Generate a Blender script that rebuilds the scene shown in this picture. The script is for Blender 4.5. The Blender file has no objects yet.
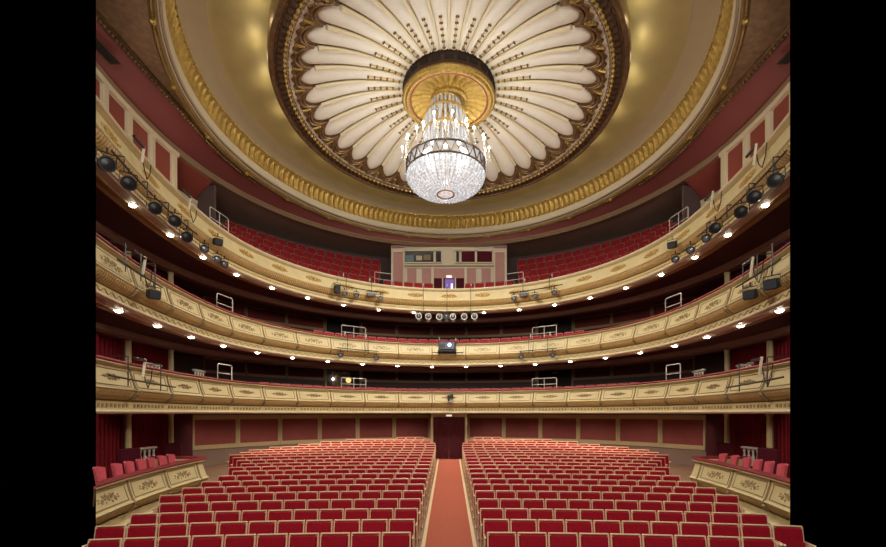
import bpy, bmesh, math, random
from mathutils import Vector, Matrix
random.seed(7)
PI = math.pi
sc = bpy.context.scene
COL = sc.collection
EYE = 3.0

# ------------------------------------------------------------------ materials
MAT = {}
def mat(name, col, rough=0.6, metal=0.0, var=0.0, scale=6.0, sheen=0.0, emit=None, estr=0.0, col2=None, bump=0.0, trans=0.0, alpha=1.0, spec=None):
    m = bpy.data.materials.new(name); m.use_nodes = True
    nt = m.node_tree; b = nt.nodes['Principled BSDF']
    b.inputs['Base Color'].default_value = (*col, 1)
    b.inputs['Roughness'].default_value = rough
    b.inputs['Metallic'].default_value = metal
    if sheen:
        b.inputs['Sheen Weight'].default_value = sheen
        b.inputs['Sheen Roughness'].default_value = 0.4
        b.inputs['Sheen Tint'].default_value = (min(1, col[0]*2), col[1]*3, col[2]*3, 1)
    if spec is not None: b.inputs['Specular IOR Level'].default_value = spec
    if emit:
        b.inputs['Emission Color'].default_value = (*emit, 1)
        b.inputs['Emission Strength'].default_value = estr
    if trans: b.inputs['Transmission Weight'].default_value = trans
    if alpha < 1: b.inputs['Alpha'].default_value = alpha
    if var or bump:
        tc = nt.nodes.new('ShaderNodeTexCoord')
        nz = nt.nodes.new('ShaderNodeTexNoise'); nz.inputs['Scale'].default_value = scale; nz.inputs['Detail'].default_value = 5
        nt.links.new(tc.outputs['Object'], nz.inputs['Vector'])
        if var:
            r = nt.nodes.new('ShaderNodeValToRGB')
            c2 = col2 or tuple(c*(1-var) for c in col)
            r.color_ramp.elements[0].position = 0.3; r.color_ramp.elements[0].color = (*c2, 1)
            r.color_ramp.elements[1].position = 0.7; r.color_ramp.elements[1].color = (*col, 1)
            nt.links.new(nz.outputs['Fac'], r.inputs['Fac'])
            nt.links.new(r.outputs['Color'], b.inputs['Base Color'])
        if bump:
            bp = nt.nodes.new('ShaderNodeBump'); bp.inputs['Strength'].default_value = bump; bp.inputs['Distance'].default_value = 0.02
            nt.links.new(nz.outputs['Fac'], bp.inputs['Height']); nt.links.new(bp.outputs['Normal'], b.inputs['Normal'])
    MAT[name] = m
    return m

mat('cream', (0.58, 0.48, 0.255), 0.5, var=0.12, scale=3)
mat('cream_light', (0.68, 0.60, 0.42), 0.5, var=0.08, scale=3)
mat('cream_line', (0.20, 0.14, 0.07), 0.6)
mat('fluted', (0.50, 0.33, 0.13), 0.5, 0.1, var=0.15, scale=8)
mat('gilt', (0.60, 0.40, 0.10), 0.42, 0.55, var=0.35, scale=9, bump=0.2)
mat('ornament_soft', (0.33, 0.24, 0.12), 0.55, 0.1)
mat('gilt_ornate', (0.55, 0.36, 0.09), 0.4, 0.55, var=0.6, scale=14, bump=1.0)
mat('gilt_bright', (0.78, 0.55, 0.17), 0.38, 0.6, var=0.3, scale=9)
mat('bronze_gold', (0.27, 0.17, 0.075), 0.42, 0.45, var=0.4, scale=7, col2=(0.13, 0.07, 0.03))
mat('gilt_leaf', (0.50, 0.33, 0.085), 0.42, 0.55, var=0.45, scale=9, bump=0.3)
mat('reeded', (0.34, 0.22, 0.08), 0.45, 0.4, var=0.3, scale=5)
mat('bronze', (0.23, 0.14, 0.065), 0.45, 0.4, var=0.4, scale=7, col2=(0.12, 0.065, 0.03))
mat('bronze_dark', (0.075, 0.04, 0.022), 0.5, 0.3)
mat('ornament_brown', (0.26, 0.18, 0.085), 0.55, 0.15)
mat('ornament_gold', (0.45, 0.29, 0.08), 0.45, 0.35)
mat('plaster', (0.80, 0.76, 0.66), 0.6, var=0.05, scale=4)
mat('plaster_cream', (0.76, 0.67, 0.45), 0.55)
mat('moulding_grey', (0.60, 0.53, 0.40), 0.55)
mat('cove_pale', (0.52, 0.45, 0.29), 0.45, 0.15, var=0.06, scale=2)
mat('cove_gold', (0.46, 0.39, 0.19), 0.48, 0.25, var=0.12, scale=1.2)
mat('velvet', (0.27, 0.004, 0.015), 0.75, var=0.22, scale=14, sheen=0.10, spec=0.12)
mat('velvet_gallery', (0.27, 0.010, 0.015), 0.75, var=0.25, scale=10, sheen=0.3, spec=0.2)
mat('velvet_pink', (0.50, 0.08, 0.105), 0.75, var=0.15, scale=10, sheen=0.3, spec=0.2)
mat('velvet_maroon', (0.08, 0.006, 0.016), 0.8, sheen=0.2, spec=0.2)
mat('velvet_rail', (0.19, 0.008, 0.016), 0.7, var=0.15, scale=6, sheen=0.3)
mat('seat_wood', (0.70, 0.46, 0.30), 0.45, var=0.12, scale=20)
mat('seat_knob', (0.78, 0.68, 0.50), 0.4)
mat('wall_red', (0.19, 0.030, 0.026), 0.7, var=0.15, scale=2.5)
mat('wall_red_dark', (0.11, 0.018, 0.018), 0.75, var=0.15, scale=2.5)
mat('wall_brick', (0.26, 0.05, 0.035), 0.65, var=0.1, scale=2)
mat('wall_taupe', (0.17, 0.105, 0.08), 0.75, var=0.1, scale=2)
mat('wall_frame', (0.36, 0.27, 0.14), 0.6, var=0.1, scale=4)
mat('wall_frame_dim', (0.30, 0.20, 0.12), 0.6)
mat('ceiling_red', (0.24, 0.062, 0.058), 0.65, var=0.06, scale=1.5)
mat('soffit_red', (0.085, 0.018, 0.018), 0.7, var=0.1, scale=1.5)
mat('soffit_brown', (0.36, 0.235, 0.19), 0.75, var=0.1, scale=1.5)
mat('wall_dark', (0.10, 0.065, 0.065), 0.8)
mat('beam_brown', (0.17, 0.07, 0.045), 0.6)
mat('dark_void', (0.018, 0.013, 0.014), 0.8)
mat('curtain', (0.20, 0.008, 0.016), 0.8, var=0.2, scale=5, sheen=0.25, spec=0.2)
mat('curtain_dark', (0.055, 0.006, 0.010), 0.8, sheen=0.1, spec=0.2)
mat('carpet', (0.35, 0.095, 0.060), 0.95, var=0.22, scale=26, bump=0.15, spec=0.1)
mat('carpet_edge', (0.62, 0.47, 0.28), 0.7, var=0.3, scale=30)
mat('floor_wood', (0.22, 0.12, 0.07), 0.5, var=0.25, scale=6)
mat('pink_panel', (0.54, 0.29, 0.27), 0.65, var=0.06, scale=4)
mat('booth_white', (0.74, 0.66, 0.52), 0.55)
mat('black_metal', (0.018, 0.018, 0.020), 0.45, 0.2)
mat('grey_metal', (0.32, 0.31, 0.29), 0.4, 0.6)
mat('white_paint', (0.72, 0.70, 0.64), 0.45)
mat('rail_paint', (0.50, 0.48, 0.44), 0.45)
mat('lens', (0.22, 0.24, 0.28), 0.08, 0.3)
mat('glass_dark', (0.05, 0.055, 0.065), 0.06, 0.0, spec=0.7)
mat('interior_blue', (0.12, 0.22, 0.26), 0.5)
mat('bulb', (1, 0.95, 0.85), 0.4, emit=(1.0, 0.90, 0.72), estr=30)
mat('candle_bulb', (1, 1, 1), 0.4, emit=(1.0, 0.96, 0.90), estr=14)
mat('sign_lit', (0.9, 0.9, 0.85), 0.5, emit=(0.95, 0.95, 0.85), estr=0.65)
mat('violet_lit', (0.2, 0.1, 0.4), 0.5, emit=(0.22, 0.10, 0.60), estr=0.30)
mat('blue_lit', (0.4, 0.5, 0.8), 0.5, emit=(0.35, 0.55, 1.0), estr=3)
mat('amber_lit', (0.8, 0.6, 0.2), 0.5, emit=(0.95, 0.68, 0.20), estr=0.9)
mat('projector_body', (0.06, 0.07, 0.11), 0.35)

def glass_mat():
    # cut crystal: clear beads that glitter, with mottled emission put in for the lamplight
    for nm, base, est in (('crystal', (0.75, 0.77, 0.80), 0.07), ('crystal_bowl', (0.76, 0.78, 0.80), 0.46)):
        m = bpy.data.materials.new(nm); m.use_nodes = True; nt = m.node_tree; b = nt.nodes['Principled BSDF']
        b.inputs['Base Color'].default_value = (*base, 1); b.inputs['Roughness'].default_value = 0.12
        b.inputs['Transmission Weight'].default_value = 0.55 if nm == 'crystal' else 0.25
        tc = nt.nodes.new('ShaderNodeTexCoord'); vo = nt.nodes.new('ShaderNodeTexVoronoi'); vo.inputs['Scale'].default_value = 11
        nt.links.new(tc.outputs['Object'], vo.inputs['Vector'])
        r = nt.nodes.new('ShaderNodeMapRange'); r.inputs[1].default_value = 0.0; r.inputs[2].default_value = 0.8
        r.inputs[3].default_value = est*1.5; r.inputs[4].default_value = est*0.45
        nt.links.new(vo.outputs['Distance'], r.inputs[0])
        b.inputs['Emission Color'].default_value = (0.93, 0.95, 1.0, 1)
        nt.links.new(r.outputs[0], b.inputs['Emission Strength'])
        bp = nt.nodes.new('ShaderNodeBump'); bp.inputs['Strength'].default_value = 0.6
        nt.links.new(vo.outputs['Distance'], bp.inputs['Height']); nt.links.new(bp.outputs['Normal'], b.inputs['Normal'])
        MAT[nm] = m
glass_mat()

# ------------------------------------------------------------------ helpers
def tag(o, label=None, cat=None, group=None, kind=None):
    if label: o['label'] = label
    if cat: o['category'] = cat
    if group: o['group'] = group
    if kind: o['kind'] = kind
    return o
def empty(name, loc=(0, 0, 0), rz=0, label=None, cat=None, group=None, kind=None):
    o = bpy.data.objects.new(name, None); COL.objects.link(o); o.location = loc; o.rotation_euler = (0, 0, rz)
    o.empty_display_size = 0.1
    return tag(o, label, cat, group, kind)
def copy_tree(o, parent=None):
    c = o.copy(); COL.objects.link(c)
    if parent is not None: c.parent = parent
    for ch in list(o.children): copy_tree(ch, c)
    return c
def setpose(o, loc, rz=0):
    o.location = loc; o.rotation_euler = (0, 0, rz)

class MB:
    def __init__(s): s.v = []; s.f = []; s.mi = []; s.cur = 0
    def add(s, vs, fs):
        n = len(s.v); s.v += [tuple(p) for p in vs]
        for f in fs: s.f.append(tuple(i+n for i in f)); s.mi.append(s.cur)
    def box(s, c, d, rz=0, rx=0, ry=0, ch=0.0):
        M = Matrix.Rotation(rz, 3, 'Z') @ Matrix.Rotation(ry, 3, 'Y') @ Matrix.Rotation(rx, 3, 'X')
        x, y, z = d[0]/2, d[1]/2, d[2]/2
        if ch <= 0:
            P = [(-x, -y, -z), (x, -y, -z), (x, y, -z), (-x, y, -z), (-x, -y, z), (x, -y, z), (x, y, z), (-x, y, z)]
            F = [(3, 2, 1, 0), (4, 5, 6, 7), (0, 1, 5, 4), (1, 2, 6, 5), (2, 3, 7, 6), (3, 0, 4, 7)]
        else:
            ch = min(ch, x*.9, y*.9, z*.9)
            def ring(a, b, zz): return [(-a, -b, zz), (a, -b, zz), (a, b, zz), (-a, b, zz)]
            # octagon rings with chamfered top and bottom
            def oct_(a, b, k, zz): return [(-a+k, -b, zz), (a-k, -b, zz), (a, -b+k, zz), (a, b-k, zz), (a-k, b, zz), (-a+k, b, zz), (-a, b-k, zz), (-a, -b+k, zz)]
            P = oct_(x-ch, y-ch, ch*.6, -z)+oct_(x, y, ch, -z+ch)+oct_(x, y, ch, z-ch)+oct_(x-ch, y-ch, ch*.6, z)
            F = [tuple(range(7, -1, -1)), tuple(range(24, 32))]
            for r in range(3):
                for i in range(8):
                    j = (i+1) % 8; F.append((r*8+i, r*8+j, r*8+8+j, r*8+8+i))
        s.add([tuple(M @ Vector(p)+Vector(c)) for p in P], F)
    def lathe(s, prof, n=24, c=(0, 0, 0), ex=1.0, ey=1.0, a0=0, a1=2*PI, mod=None):
        full = abs(a1-a0-2*PI) < 1e-6; m = n if full else n+1
        vs = []; fs = []; k = len(prof)
        for i in range(m):
            a = a0+(a1-a0)*i/n
            for j, (r, z) in enumerate(prof):
                if mod: r, z = mod(a, j, r, z)
                vs.append((c[0]+r*ex*math.cos(a), c[1]+r*ey*math.sin(a), c[2]+z))
        for i in range(n):
            i2 = (i+1) % m
            for j in range(k-1): fs.append((i*k+j, i2*k+j, i2*k+j+1, i*k+j+1))
        s.add(vs, fs)
    def tube(s, pts, r, n=6, closed=False, caps=True):
        pts = [Vector(p) for p in pts]; m = len(pts); vs = []; fs = []
        up = Vector((0.013, 0.021, 1)).normalized()
        for i, p in enumerate(pts):
            a = pts[i-1] if (i > 0 or closed) else p; b = pts[(i+1) % m] if (i < m-1 or closed) else p
            t = (b-a); t = t.normalized() if t.length > 1e-9 else Vector((0, 0, 1))
            u = t.cross(up)
            if u.length < 1e-3: u = t.cross(Vector((1, 0, 0)))
            u.normalize(); w = u.cross(t)
            rr = r[i] if isinstance(r, (list, tuple)) else r
            for q in range(n):
                an = 2*PI*q/n; vs.append(tuple(p+u*math.cos(an)*rr+w*math.sin(an)*rr))
        for i in range(m if closed else m-1):
            i2 = (i+1) % m
            for q in range(n):
                q2 = (q+1) % n; fs.append((i*n+q, i*n+q2, i2*n+q2, i2*n+q))
        if caps and not closed:
            fs.append(tuple(range(n-1, -1, -1))); fs.append(tuple((m-1)*n+q for q in range(n)))
        s.add(vs, fs)
    def sphere(s, c, r, n=10, m=6, sc=(1, 1, 1)):
        s.lathe([(max(r*math.sin(PI*j/m), 1e-4)*1.0, -r*math.cos(PI*j/m)*sc[2]) for j in range(m+1)], n, c, sc[0], sc[1])
    def sweep(s, path, prof, closed=False, mod=None):
        """path: list of (x, y, nx, ny); prof: list of (offset, z); closed joins the profile's ends"""
        vs = []; fs = []; k = len(prof)
        for i, (x, y, nx, ny) in enumerate(path):
            for j, (o, z) in enumerate(prof):
                if mod: o, z = mod(i, j, o, z)
                vs.append((x+nx*o, y+ny*o, z))
        kk = k if closed else k-1
        for i in range(len(path)-1):
            for j in range(kk):
                j2 = (j+1) % k; fs.append((i*k+j, i*k+j2, (i+1)*k+j2, (i+1)*k+j))
        if closed:
            fs.append(tuple(range(k))); fs.append(tuple((len(path)-1)*k+j for j in range(k-1, -1, -1)))
        s.add(vs, fs)
    def build(s, name, m, parent=None, smooth=False, clip=False, label=None, recalc=True, fill=True):
        me = bpy.data.meshes.new(name)
        me.from_pydata(s.v, [], s.f)
        ms = m if isinstance(m, (list, tuple)) else [m]
        for q in ms: me.materials.append(MAT[q])
        for p, i in zip(me.polygons, s.mi): p.material_index = i
        if clip or recalc:
            bm = bmesh.new(); bm.from_mesh(me)
            if recalc: bmesh.ops.recalc_face_normals(bm, faces=bm.faces)
            if clip:
                # the photograph shows nothing of the hall beyond these bearings, so it is not built there
                for no in ((-1, -0.8209, 0), (1, -0.793, 0)):
                    n = Vector(no).normalized()
                    bmesh.ops.bisect_plane(bm, geom=bm.verts[:]+bm.edges[:]+bm.faces[:], plane_co=(0, 0, 0), plane_no=n, clear_outer=True)
                    if fill:
                        ed = [e for e in bm.edges if e.is_boundary and all(abs(v.co.dot(n)) < 1e-4 for v in e.verts)]
                        if ed:
                            try: bmesh.ops.holes_fill(bm, edges=ed, sides=0)
                            except Exception: pass
            bm.to_mesh(me); bm.free()
        if smooth:
            for p in me.polygons: p.use_smooth = True
            me.set_sharp_from_angle(angle=math.radians(38))
        me.update()
        o = bpy.data.objects.new(name, me); COL.objects.link(o)
        if parent is not None: o.parent = parent
        if label: o['label'] = label
        return o

def inview(x, y, pad=0.0):
    return x > -0.8209*y-pad and x < 0.793*y+pad

class HP:
    """horseshoe line: an arc at the back, sides that draw in towards the stage; s is length from the axis"""
    def __init__(s, R, cy, k): s.R, s.cy, s.k, s.q = R, cy, k, R*PI/2
    def pn(s, t):
        sg = 1 if t >= 0 else -1; a = abs(t)
        if a <= s.q:
            p = a/s.R; return (sg*s.R*math.sin(p), s.cy+s.R*math.cos(p), sg*math.sin(p), math.cos(p))
        u = a-s.q; n = math.hypot(1, 2*s.k*u)
        return (sg*(s.R-s.k*u*u), s.cy-u, sg/n, -2*s.k*u/n)
    def at(s, t, o=0):
        x, y, nx, ny = s.pn(t); return (x+nx*o, y+ny*o)
    def ang(s, t):
        x, y, nx, ny = s.pn(t); return math.atan2(-nx, ny)   # rz that turns local +Y outward
    def path(s, a, b, step=0.35):
        n = max(2, int(abs(b-a)/step)+1); return [s.pn(a+(b-a)*i/n) for i in range(n+1)]
FRONT = HP(7.74, 13.76, 0.0255)
SMAX = 18.2

ONES = 'zeroth first second third fourth fifth sixth seventh eighth ninth tenth eleventh twelfth thirteenth fourteenth fifteenth sixteenth seventeenth eighteenth nineteenth twentieth'.split()
def nth(n):
    return ONES[n] if n <= 20 else 'twenty-'+ONES[n-20] if n < 30 else 'thirtieth' if n == 30 else 'thirty-'+ONES[n-30]
def side(s): return 'left' if s < 0 else 'right'

# ------------------------------------------------------------------ stalls floor
ZI = [7.35+0.865*i for i in range(21)]
TOPY = [533.3, 520, 509, 499.2, 491, 484.3, 478.6, 473.2, 468.7, 464.7, 461.4, 457.9, 454.8, 452.2, 450, 447.5, 445.2, 443, 440.7, 439, 437]
FZ = [EYE-(TOPY[i]-413)*ZI[i]/430-0.88 for i in range(21)]
def floor_z(x, y):
    e = y+min(x*x, 40)/78.0
    if e <= ZI[0]: return FZ[0]-(ZI[0]-e)*0.02
    if e >= ZI[20]: return FZ[20]
    i = min(19, int((e-7.35)/0.865)); t = (e-ZI[i])/0.865
    return FZ[i]*(1-t)+FZ[i+1]*t
mb = MB()
NX, NY = 60, 70
vs = []; fs = []
for j in range(NY+1):
    y = 6.0+(27.2-6.0)*j/NY
    for i in range(NX+1):
        x = -16+32*i/NX; vs.append((x, y, floor_z(x, y)))
for j in range(NY):
    for i in range(NX):
        a = j*(NX+1)+i; fs.append((a, a+1, a+NX+2, a+NX+1))
mb.add(vs, fs)
tag(mb.build('floor', 'floor_wood', clip=True, smooth=True), 'raked brown wooden floor under the stalls seats', 'floor', kind='structure')

aisle = empty('aisle_carpet', (0, 12, floor_z(0, 12)), 0, 'terracotta carpet runner down the centre aisle to the dark red doorway', 'carpet')
def strip(x0, x1, dz, n=60, y0=6.6, y1=22.25):
    m = MB(); V = []; F = []
    for j in range(n+1):
        y = y0+(y1-y0)*j/n; z = floor_z(0, y)+dz
        V += [(x0, y-12, z-floor_z(0, 12)), (x1, y-12, z-floor_z(0, 12)), (x0, y-12, z-dz-floor_z(0, 12)), (x1, y-12, z-dz-floor_z(0, 12))]
    for j in range(n):
        a = j*4; F += [(a, a+1, a+5, a+4), (a+2, a, a+4, a+6), (a+1, a+3, a+7, a+5)]
    m.add(V, F); return m
strip(-0.52, 0.52, 0.02).build('runner', 'carpet', aisle)
strip(-0.60, -0.52, 0.024).build('edge_strip', 'carpet_edge', aisle, label='pale edge strip of the runner')
strip(0.52, 0.60, 0.024).build('edge_strip', 'carpet_edge', aisle, label='pale edge strip of the runner')

# ------------------------------------------------------------------ stalls seats
def seat_proto():
    root = empty('theatre_seat')
    W = 0.505; tilt = math.radians(-11)
    # curved-in back: local +Y is away from the stage
    m = MB()
    m.box((0, 0.10, 0.865), (W, 0.045, 0.03), rx=tilt, ch=0.012)
    for sx in (-1, 1): m.box((sx*(W/2-0.014), 0.055, 0.645), (0.028, 0.045, 0.44), rx=tilt, ch=0.010)
    m.box((0, 0.085, 0.63), (W-0.03, 0.02, 0.46), rx=tilt)
    m.build('back_frame', 'seat_wood', root)
    m = MB(); m.box((0, 0.035, 0.655), (W-0.058, 0.07, 0.385), rx=tilt, ch=0.022)
    m.build('backrest', 'velvet', root)
    m = MB(); m.box((0, -0.055, 0.45), (W-0.07, 0.10, 0.36), rx=math.radians(-14), ch=0.03)
    m.build('seat_cushion', 'velvet', root)
    for sx in (-1, 1):
        m = MB(); m.box((sx*(W/2-0.018), -0.10, 0.615), (0.034, 0.34, 0.03), ch=0.012)
        m.cur = 1; m.sphere((sx*(W/2-0.018), -0.265, 0.615), 0.022, 8, 5)
        m.build('armrest', ['seat_wood', 'seat_knob'], root)
        m = MB()
        m.box((sx*(W/2-0.018), -0.02, 0.30), (0.026, 0.11, 0.60), ch=0.01)
        m.box((sx*(W/2-0.018), -0.05, 0.015), (0.034, 0.34, 0.03), ch=0.01)
        m.box((sx*(W/2-0.018), -0.12, 0.52), (0.024, 0.2, 0.16), ch=0.01)
        m.build('leg', 'seat_wood', root)
    return root
NROW = [10, 11, 11, 11, 12, 12, 12, 12, 12, 13, 13, 14, 15, 16, 16, 16, 15, 13, 11, 9, 3]
rows_word = [nth(i+1) for i in range(21)]
proto = seat_proto(); used = False; count = 0
rest = MB(); 
PITCH = 0.523
for i in range(21):
    x0 = 0.645 if i <= 16 else 0.70 if i == 17 else 0.95 if i == 18 else 0.92 if i == 19 else 1.42
    for k in range(NROW[i]):
        for sg in (-1, 1):
            if i == 0 and sg == 1 and k == 9: continue
            x = sg*(x0+PITCH*(k+0.5)); y = ZI[i]-x*x/78.0; z = floor_z(x, y); rz = -x/39.0
            single = i <= 11 or (i == 12 and k < 7)
            if single:
                if not used: o = proto; used = True
                else: o = copy_tree(proto)
                setpose(o, (x, y, z), rz); count += 1
                if i == 0: where = 'front row'
                else: where = rows_word[i]+' row'
                pos = 'aisle seat' if k == 0 else nth(k+1)+' from the aisle'
                tag(o, f'red velvet theatre seat with pale wooden frame, {pos}, {where}, {side(sg)} block', 'seat', f'stalls seats in the {side(sg)} block')
            else:
                M = Matrix.Translation((x, y, z)) @ Matrix.Rotation(rz, 4, 'Z')
                sub = MB(); t = math.radians(-11)
                sub.cur = 0
                sub.box((0, 0.10, 0.865), (0.505, 0.045, 0.03), rx=t); sub.box((0, 0.075, 0.63), (0.505, 0.03, 0.46), rx=t)
                sub.cur = 1
                sub.box((0, 0.035, 0.655), (0.445, 0.07, 0.385), rx=t); sub.box((0, -0.055, 0.45), (0.43, 0.10, 0.36), rx=math.radians(-14))
                sub.cur = 0
                for sx in (-1, 1):
                    sub.box((sx*0.235, -0.08, 0.615), (0.034, 0.34, 0.03)); sub.box((sx*0.235, -0.02, 0.30), (0.026, 0.11, 0.6))
                n0 = len(rest.v)
                rest.v += [tuple(M @ Vector(p)) for p in sub.v]; rest.f += [tuple(a+n0 for a in f) for f in sub.f]; rest.mi += sub.mi
tag(rest.build('rear_theatre_seats', ['seat_wood', 'velvet'], recalc=False), 'rearmost rows of red velvet stalls seats before the panelled back wall', 'seat', kind='stuff')

# ------------------------------------------------------------------ doorway at the end of the aisle
dr = empty('curtained_doorway', (0, 22.3, floor_z(0, 22.3)), 0, 'dark red curtained doorway at the far end of the centre aisle', 'doorway')
fz = floor_z(0, 22.3); ht = 3.0-fz
def wavy(mb, x0, x1, y, z0, z1, amp=0.035, wl=0.16, n=None, thick=0.02):
    n = n or max(8, int(abs(x1-x0)/wl*6)); V = []; F = []
    for i in range(n+1):
        x = x0+(x1-x0)*i/n; yy = y+amp*math.sin(2*PI*(x-x0)/wl)
        V += [(x, yy, z0), (x, yy, z1), (x, yy+thick, z0), (x, yy+thick, z1)]
    for i in range(n):
        a = i*4; F += [(a, a+4, a+5, a+1), (a+2, a+3, a+7, a+6), (a+1, a+5, a+7, a+3), (a, a+2, a+6, a+4)]
    mb.add(V, F)
for a, b in ((-0.83, -0.005), (0.005, 0.83)):
    m = MB(); wavy(m, a, b, 0.06, 0.01, ht-0.22, 0.02, 0.18); m.build('door_curtain', 'curtain_dark', dr, smooth=True)
m = MB()
for sx in (-1, 1): m.box((sx*0.88, 0.05, ht/2), (0.12, 0.14, ht), ch=0.015)
m.box((0, 0.05, ht-0.10), (1.86, 0.12, 0.20))
m.build('door_frame', 'wall_frame', dr)
m = MB()
for sx in (-1, 1): m.box((sx*0.89, 2.25, ht/2), (0.08, 4.3, ht))
m.build('vestibule_wall', 'wall_red', dr)
m = MB(); m.box((0, -0.02, ht-0.13), (0.28, 0.04, 0.08), ch=0.01); m.build('exit_sign', 'sign_lit', dr, label='small lit white sign over the doorway')
m = MB(); m.box((-0.18, 0.035, 1.9), (0.12, 0.02, 0.16)); m.box((-0.18, 0.035, 0.5), (0.10, 0.02, 0.25)); m.build('door_plate', 'velvet_maroon', dr)

# ------------------------------------------------------------------ panelled back walls
def panel_wall(name, hp, smax, z0, zp0, zp1, z1, bounds, m_low, m_panel, m_frame, label, skip=(), fw=0.13):
    w = MB(); w.sweep(hp.path(-smax, smax), [(0, z0), (0, z1), (0.15, z1), (0.15, z0)], True)
    wall = tag(w.build(name, m_low, clip=True, smooth=True), label, 'wall', kind='structure')
    for a, b in bounds:
        mid = (a+b)/2
        if any(abs(mid-q) < 0.3 for q in skip): continue
        x, y = hp.at(mid)
        if not inview(x, y, 0.8): continue
        p = MB(); p.sweep(hp.path(a+fw/2, b-fw/2, 0.3), [(-0.012, zp0), (-0.012, zp1), (0.01, zp1), (0.01, zp0)], True)
        p.build('wall_panel', m_panel, wall, clip=True)
        f = MB()
        f.sweep(hp.path(a+0.012, b-0.012, 0.3), [(-0.045, zp0-fw), (-0.05, zp0), (0.01, zp0), (0.01, zp0-fw)], True)
        f.sweep(hp.path(a+0.012, b-0.012, 0.3), [(-0.05, zp1), (-0.045, zp1+fw), (0.01, zp1+fw), (0.01, zp1)], True)
        for c in (a+0.012, b-0.012-fw/2): f.sweep(hp.path(c, c+fw/2, 0.1), [(-0.05, zp0-fw), (-0.05, zp1+fw), (0.01, zp1+fw), (0.01, zp0-fw)], True)
        f.build('panel_frame', m_frame, wall, clip=True)
    return wall
HW = HP(13.04, 13.76, 0.02)
bd = [(1.18+2.22*k, 1.18+2.22*(k+1)) for k in range(6)]
panel_wall('wall_back', HW, 14.5, 0.0, 1.50, 2.69, 3.05, bd+[(-b, -a) for a, b in bd], 'wall_taupe', 'wall_red', 'wall_frame', 'curved stalls back wall with red panels in beige frames above a taupe dado', fw=0.20)
HU = HP(12.14, 13.76, 0.02)
bu = [(-1.045, 1.045)]
for k in range(6):
    a = 1.045+2.09*k
    bu += [(a, a+2.09), (-a-2.09, -a)]
door_s = 1.045+2.09*2+1.045
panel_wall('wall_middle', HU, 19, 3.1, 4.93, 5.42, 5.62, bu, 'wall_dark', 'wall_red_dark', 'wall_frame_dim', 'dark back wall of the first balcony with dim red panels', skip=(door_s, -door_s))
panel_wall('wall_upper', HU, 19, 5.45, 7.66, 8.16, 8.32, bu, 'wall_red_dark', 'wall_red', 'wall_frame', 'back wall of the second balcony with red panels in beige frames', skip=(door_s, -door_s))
# doorways in both walls; a flat near-black slab stands in for unlit depth
for tier, z0, z1 in (('first', 3.34, 5.5), ('second', 5.74, 8.2)):
    for sg in (-1, 1):
        s = sg*door_s; x, y = HU.at(s, -0.06); rz = HU.ang(s)
        d = empty('balcony_doorway', (x, y, z0), rz, f'dark doorway in the back wall of the {tier} balcony, {side(sg)} side', 'doorway')
        m = MB(); m.box((0, 0.03, (z1-z0)/2), (1.9, 0.05, z1-z0)); m.build('opening', 'dark_void', d)
        m = MB()
        for q in (-1, 1): m.box((q*0.99, 0, (z1-z0)/2), (0.10, 0.10, z1-z0), ch=0.01)
        m.build('door_frame', 'wall_frame_dim', d)
        m = MB(); m.box((0.05, -0.03, z1-z0-0.22), (0.26, 0.05, 0.11), ch=0.01); m.build('door_sign', 'wall_frame', d)
        if tier == 'first' and sg == -1:
            m = MB(); m.box((-0.12, -0.02, 1.0), (1.05, 0.04, 2.0), ch=0.01); m.build('door_leaf', 'wall_taupe', d, label='brown door leaf standing in the dark opening')
            m = MB(); m.lathe([(0.001, 0), (0.15, 0), (0.15, 0.03), (0.001, 0.03)], 20)
            m.v = [(a+0.28, -0.05-c, b+1.52) for a, b, c in m.v]; m.build('round_sign', 'amber_lit', d, label='round yellow sign')
            m = MB(); m.sphere((-0.60, -0.10, 1.55), 0.05); m.build('wall_light', 'bulb', d)

# ------------------------------------------------------------------ balconies
def o_panel(z):                                   # bellied face: offset at depth z below the cushion
    t = min(1, max(0, (-z-0.15)/0.47)); return -0.02-0.13*t**1.4
def fmap(sc_, w, z0, out=0.0):                     # a point on the face: sc_ along, w height from cushion
    o = o_panel(w)-out; x, y = FRONT.at(sc_, o); return (x, y, z0+w)
def leaf(mb, c, z0, u, w, ang, ln, wd, h=0.03):
    """one raised pointed leaf on the face of a balcony"""
    pts = [(0, 0), (ln*.35, wd/2), (ln*.7, wd*.36), (ln, 0), (ln*.7, -wd*.36), (ln*.35, -wd/2), (ln*.45, 0)]
    ca, sa = math.cos(ang), math.sin(ang); V = []
    for i, (p, q) in enumerate(pts):
        V.append(fmap(c+u+p*ca-q*sa, w+p*sa+q*ca, z0, h if i == 6 else 0.004))
    mb.add(V, [(i, (i+1) % 6, 6) for i in range(6)])
def scroll(mb, c, z0, u, w, r, turns, dirn, flip=1, rad=0.014):
    P = []
    n = int(18*turns)
    for i in range(n+1):
        t = i/n; a = t*turns*2*PI; rr = r*(1-0.75*t)
        P.append(fmap(c+u+dirn*rr*math.cos(a), w+flip*rr*math.sin(a), z0, 0.012))
    mb.tube(P, rad, 5)
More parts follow.
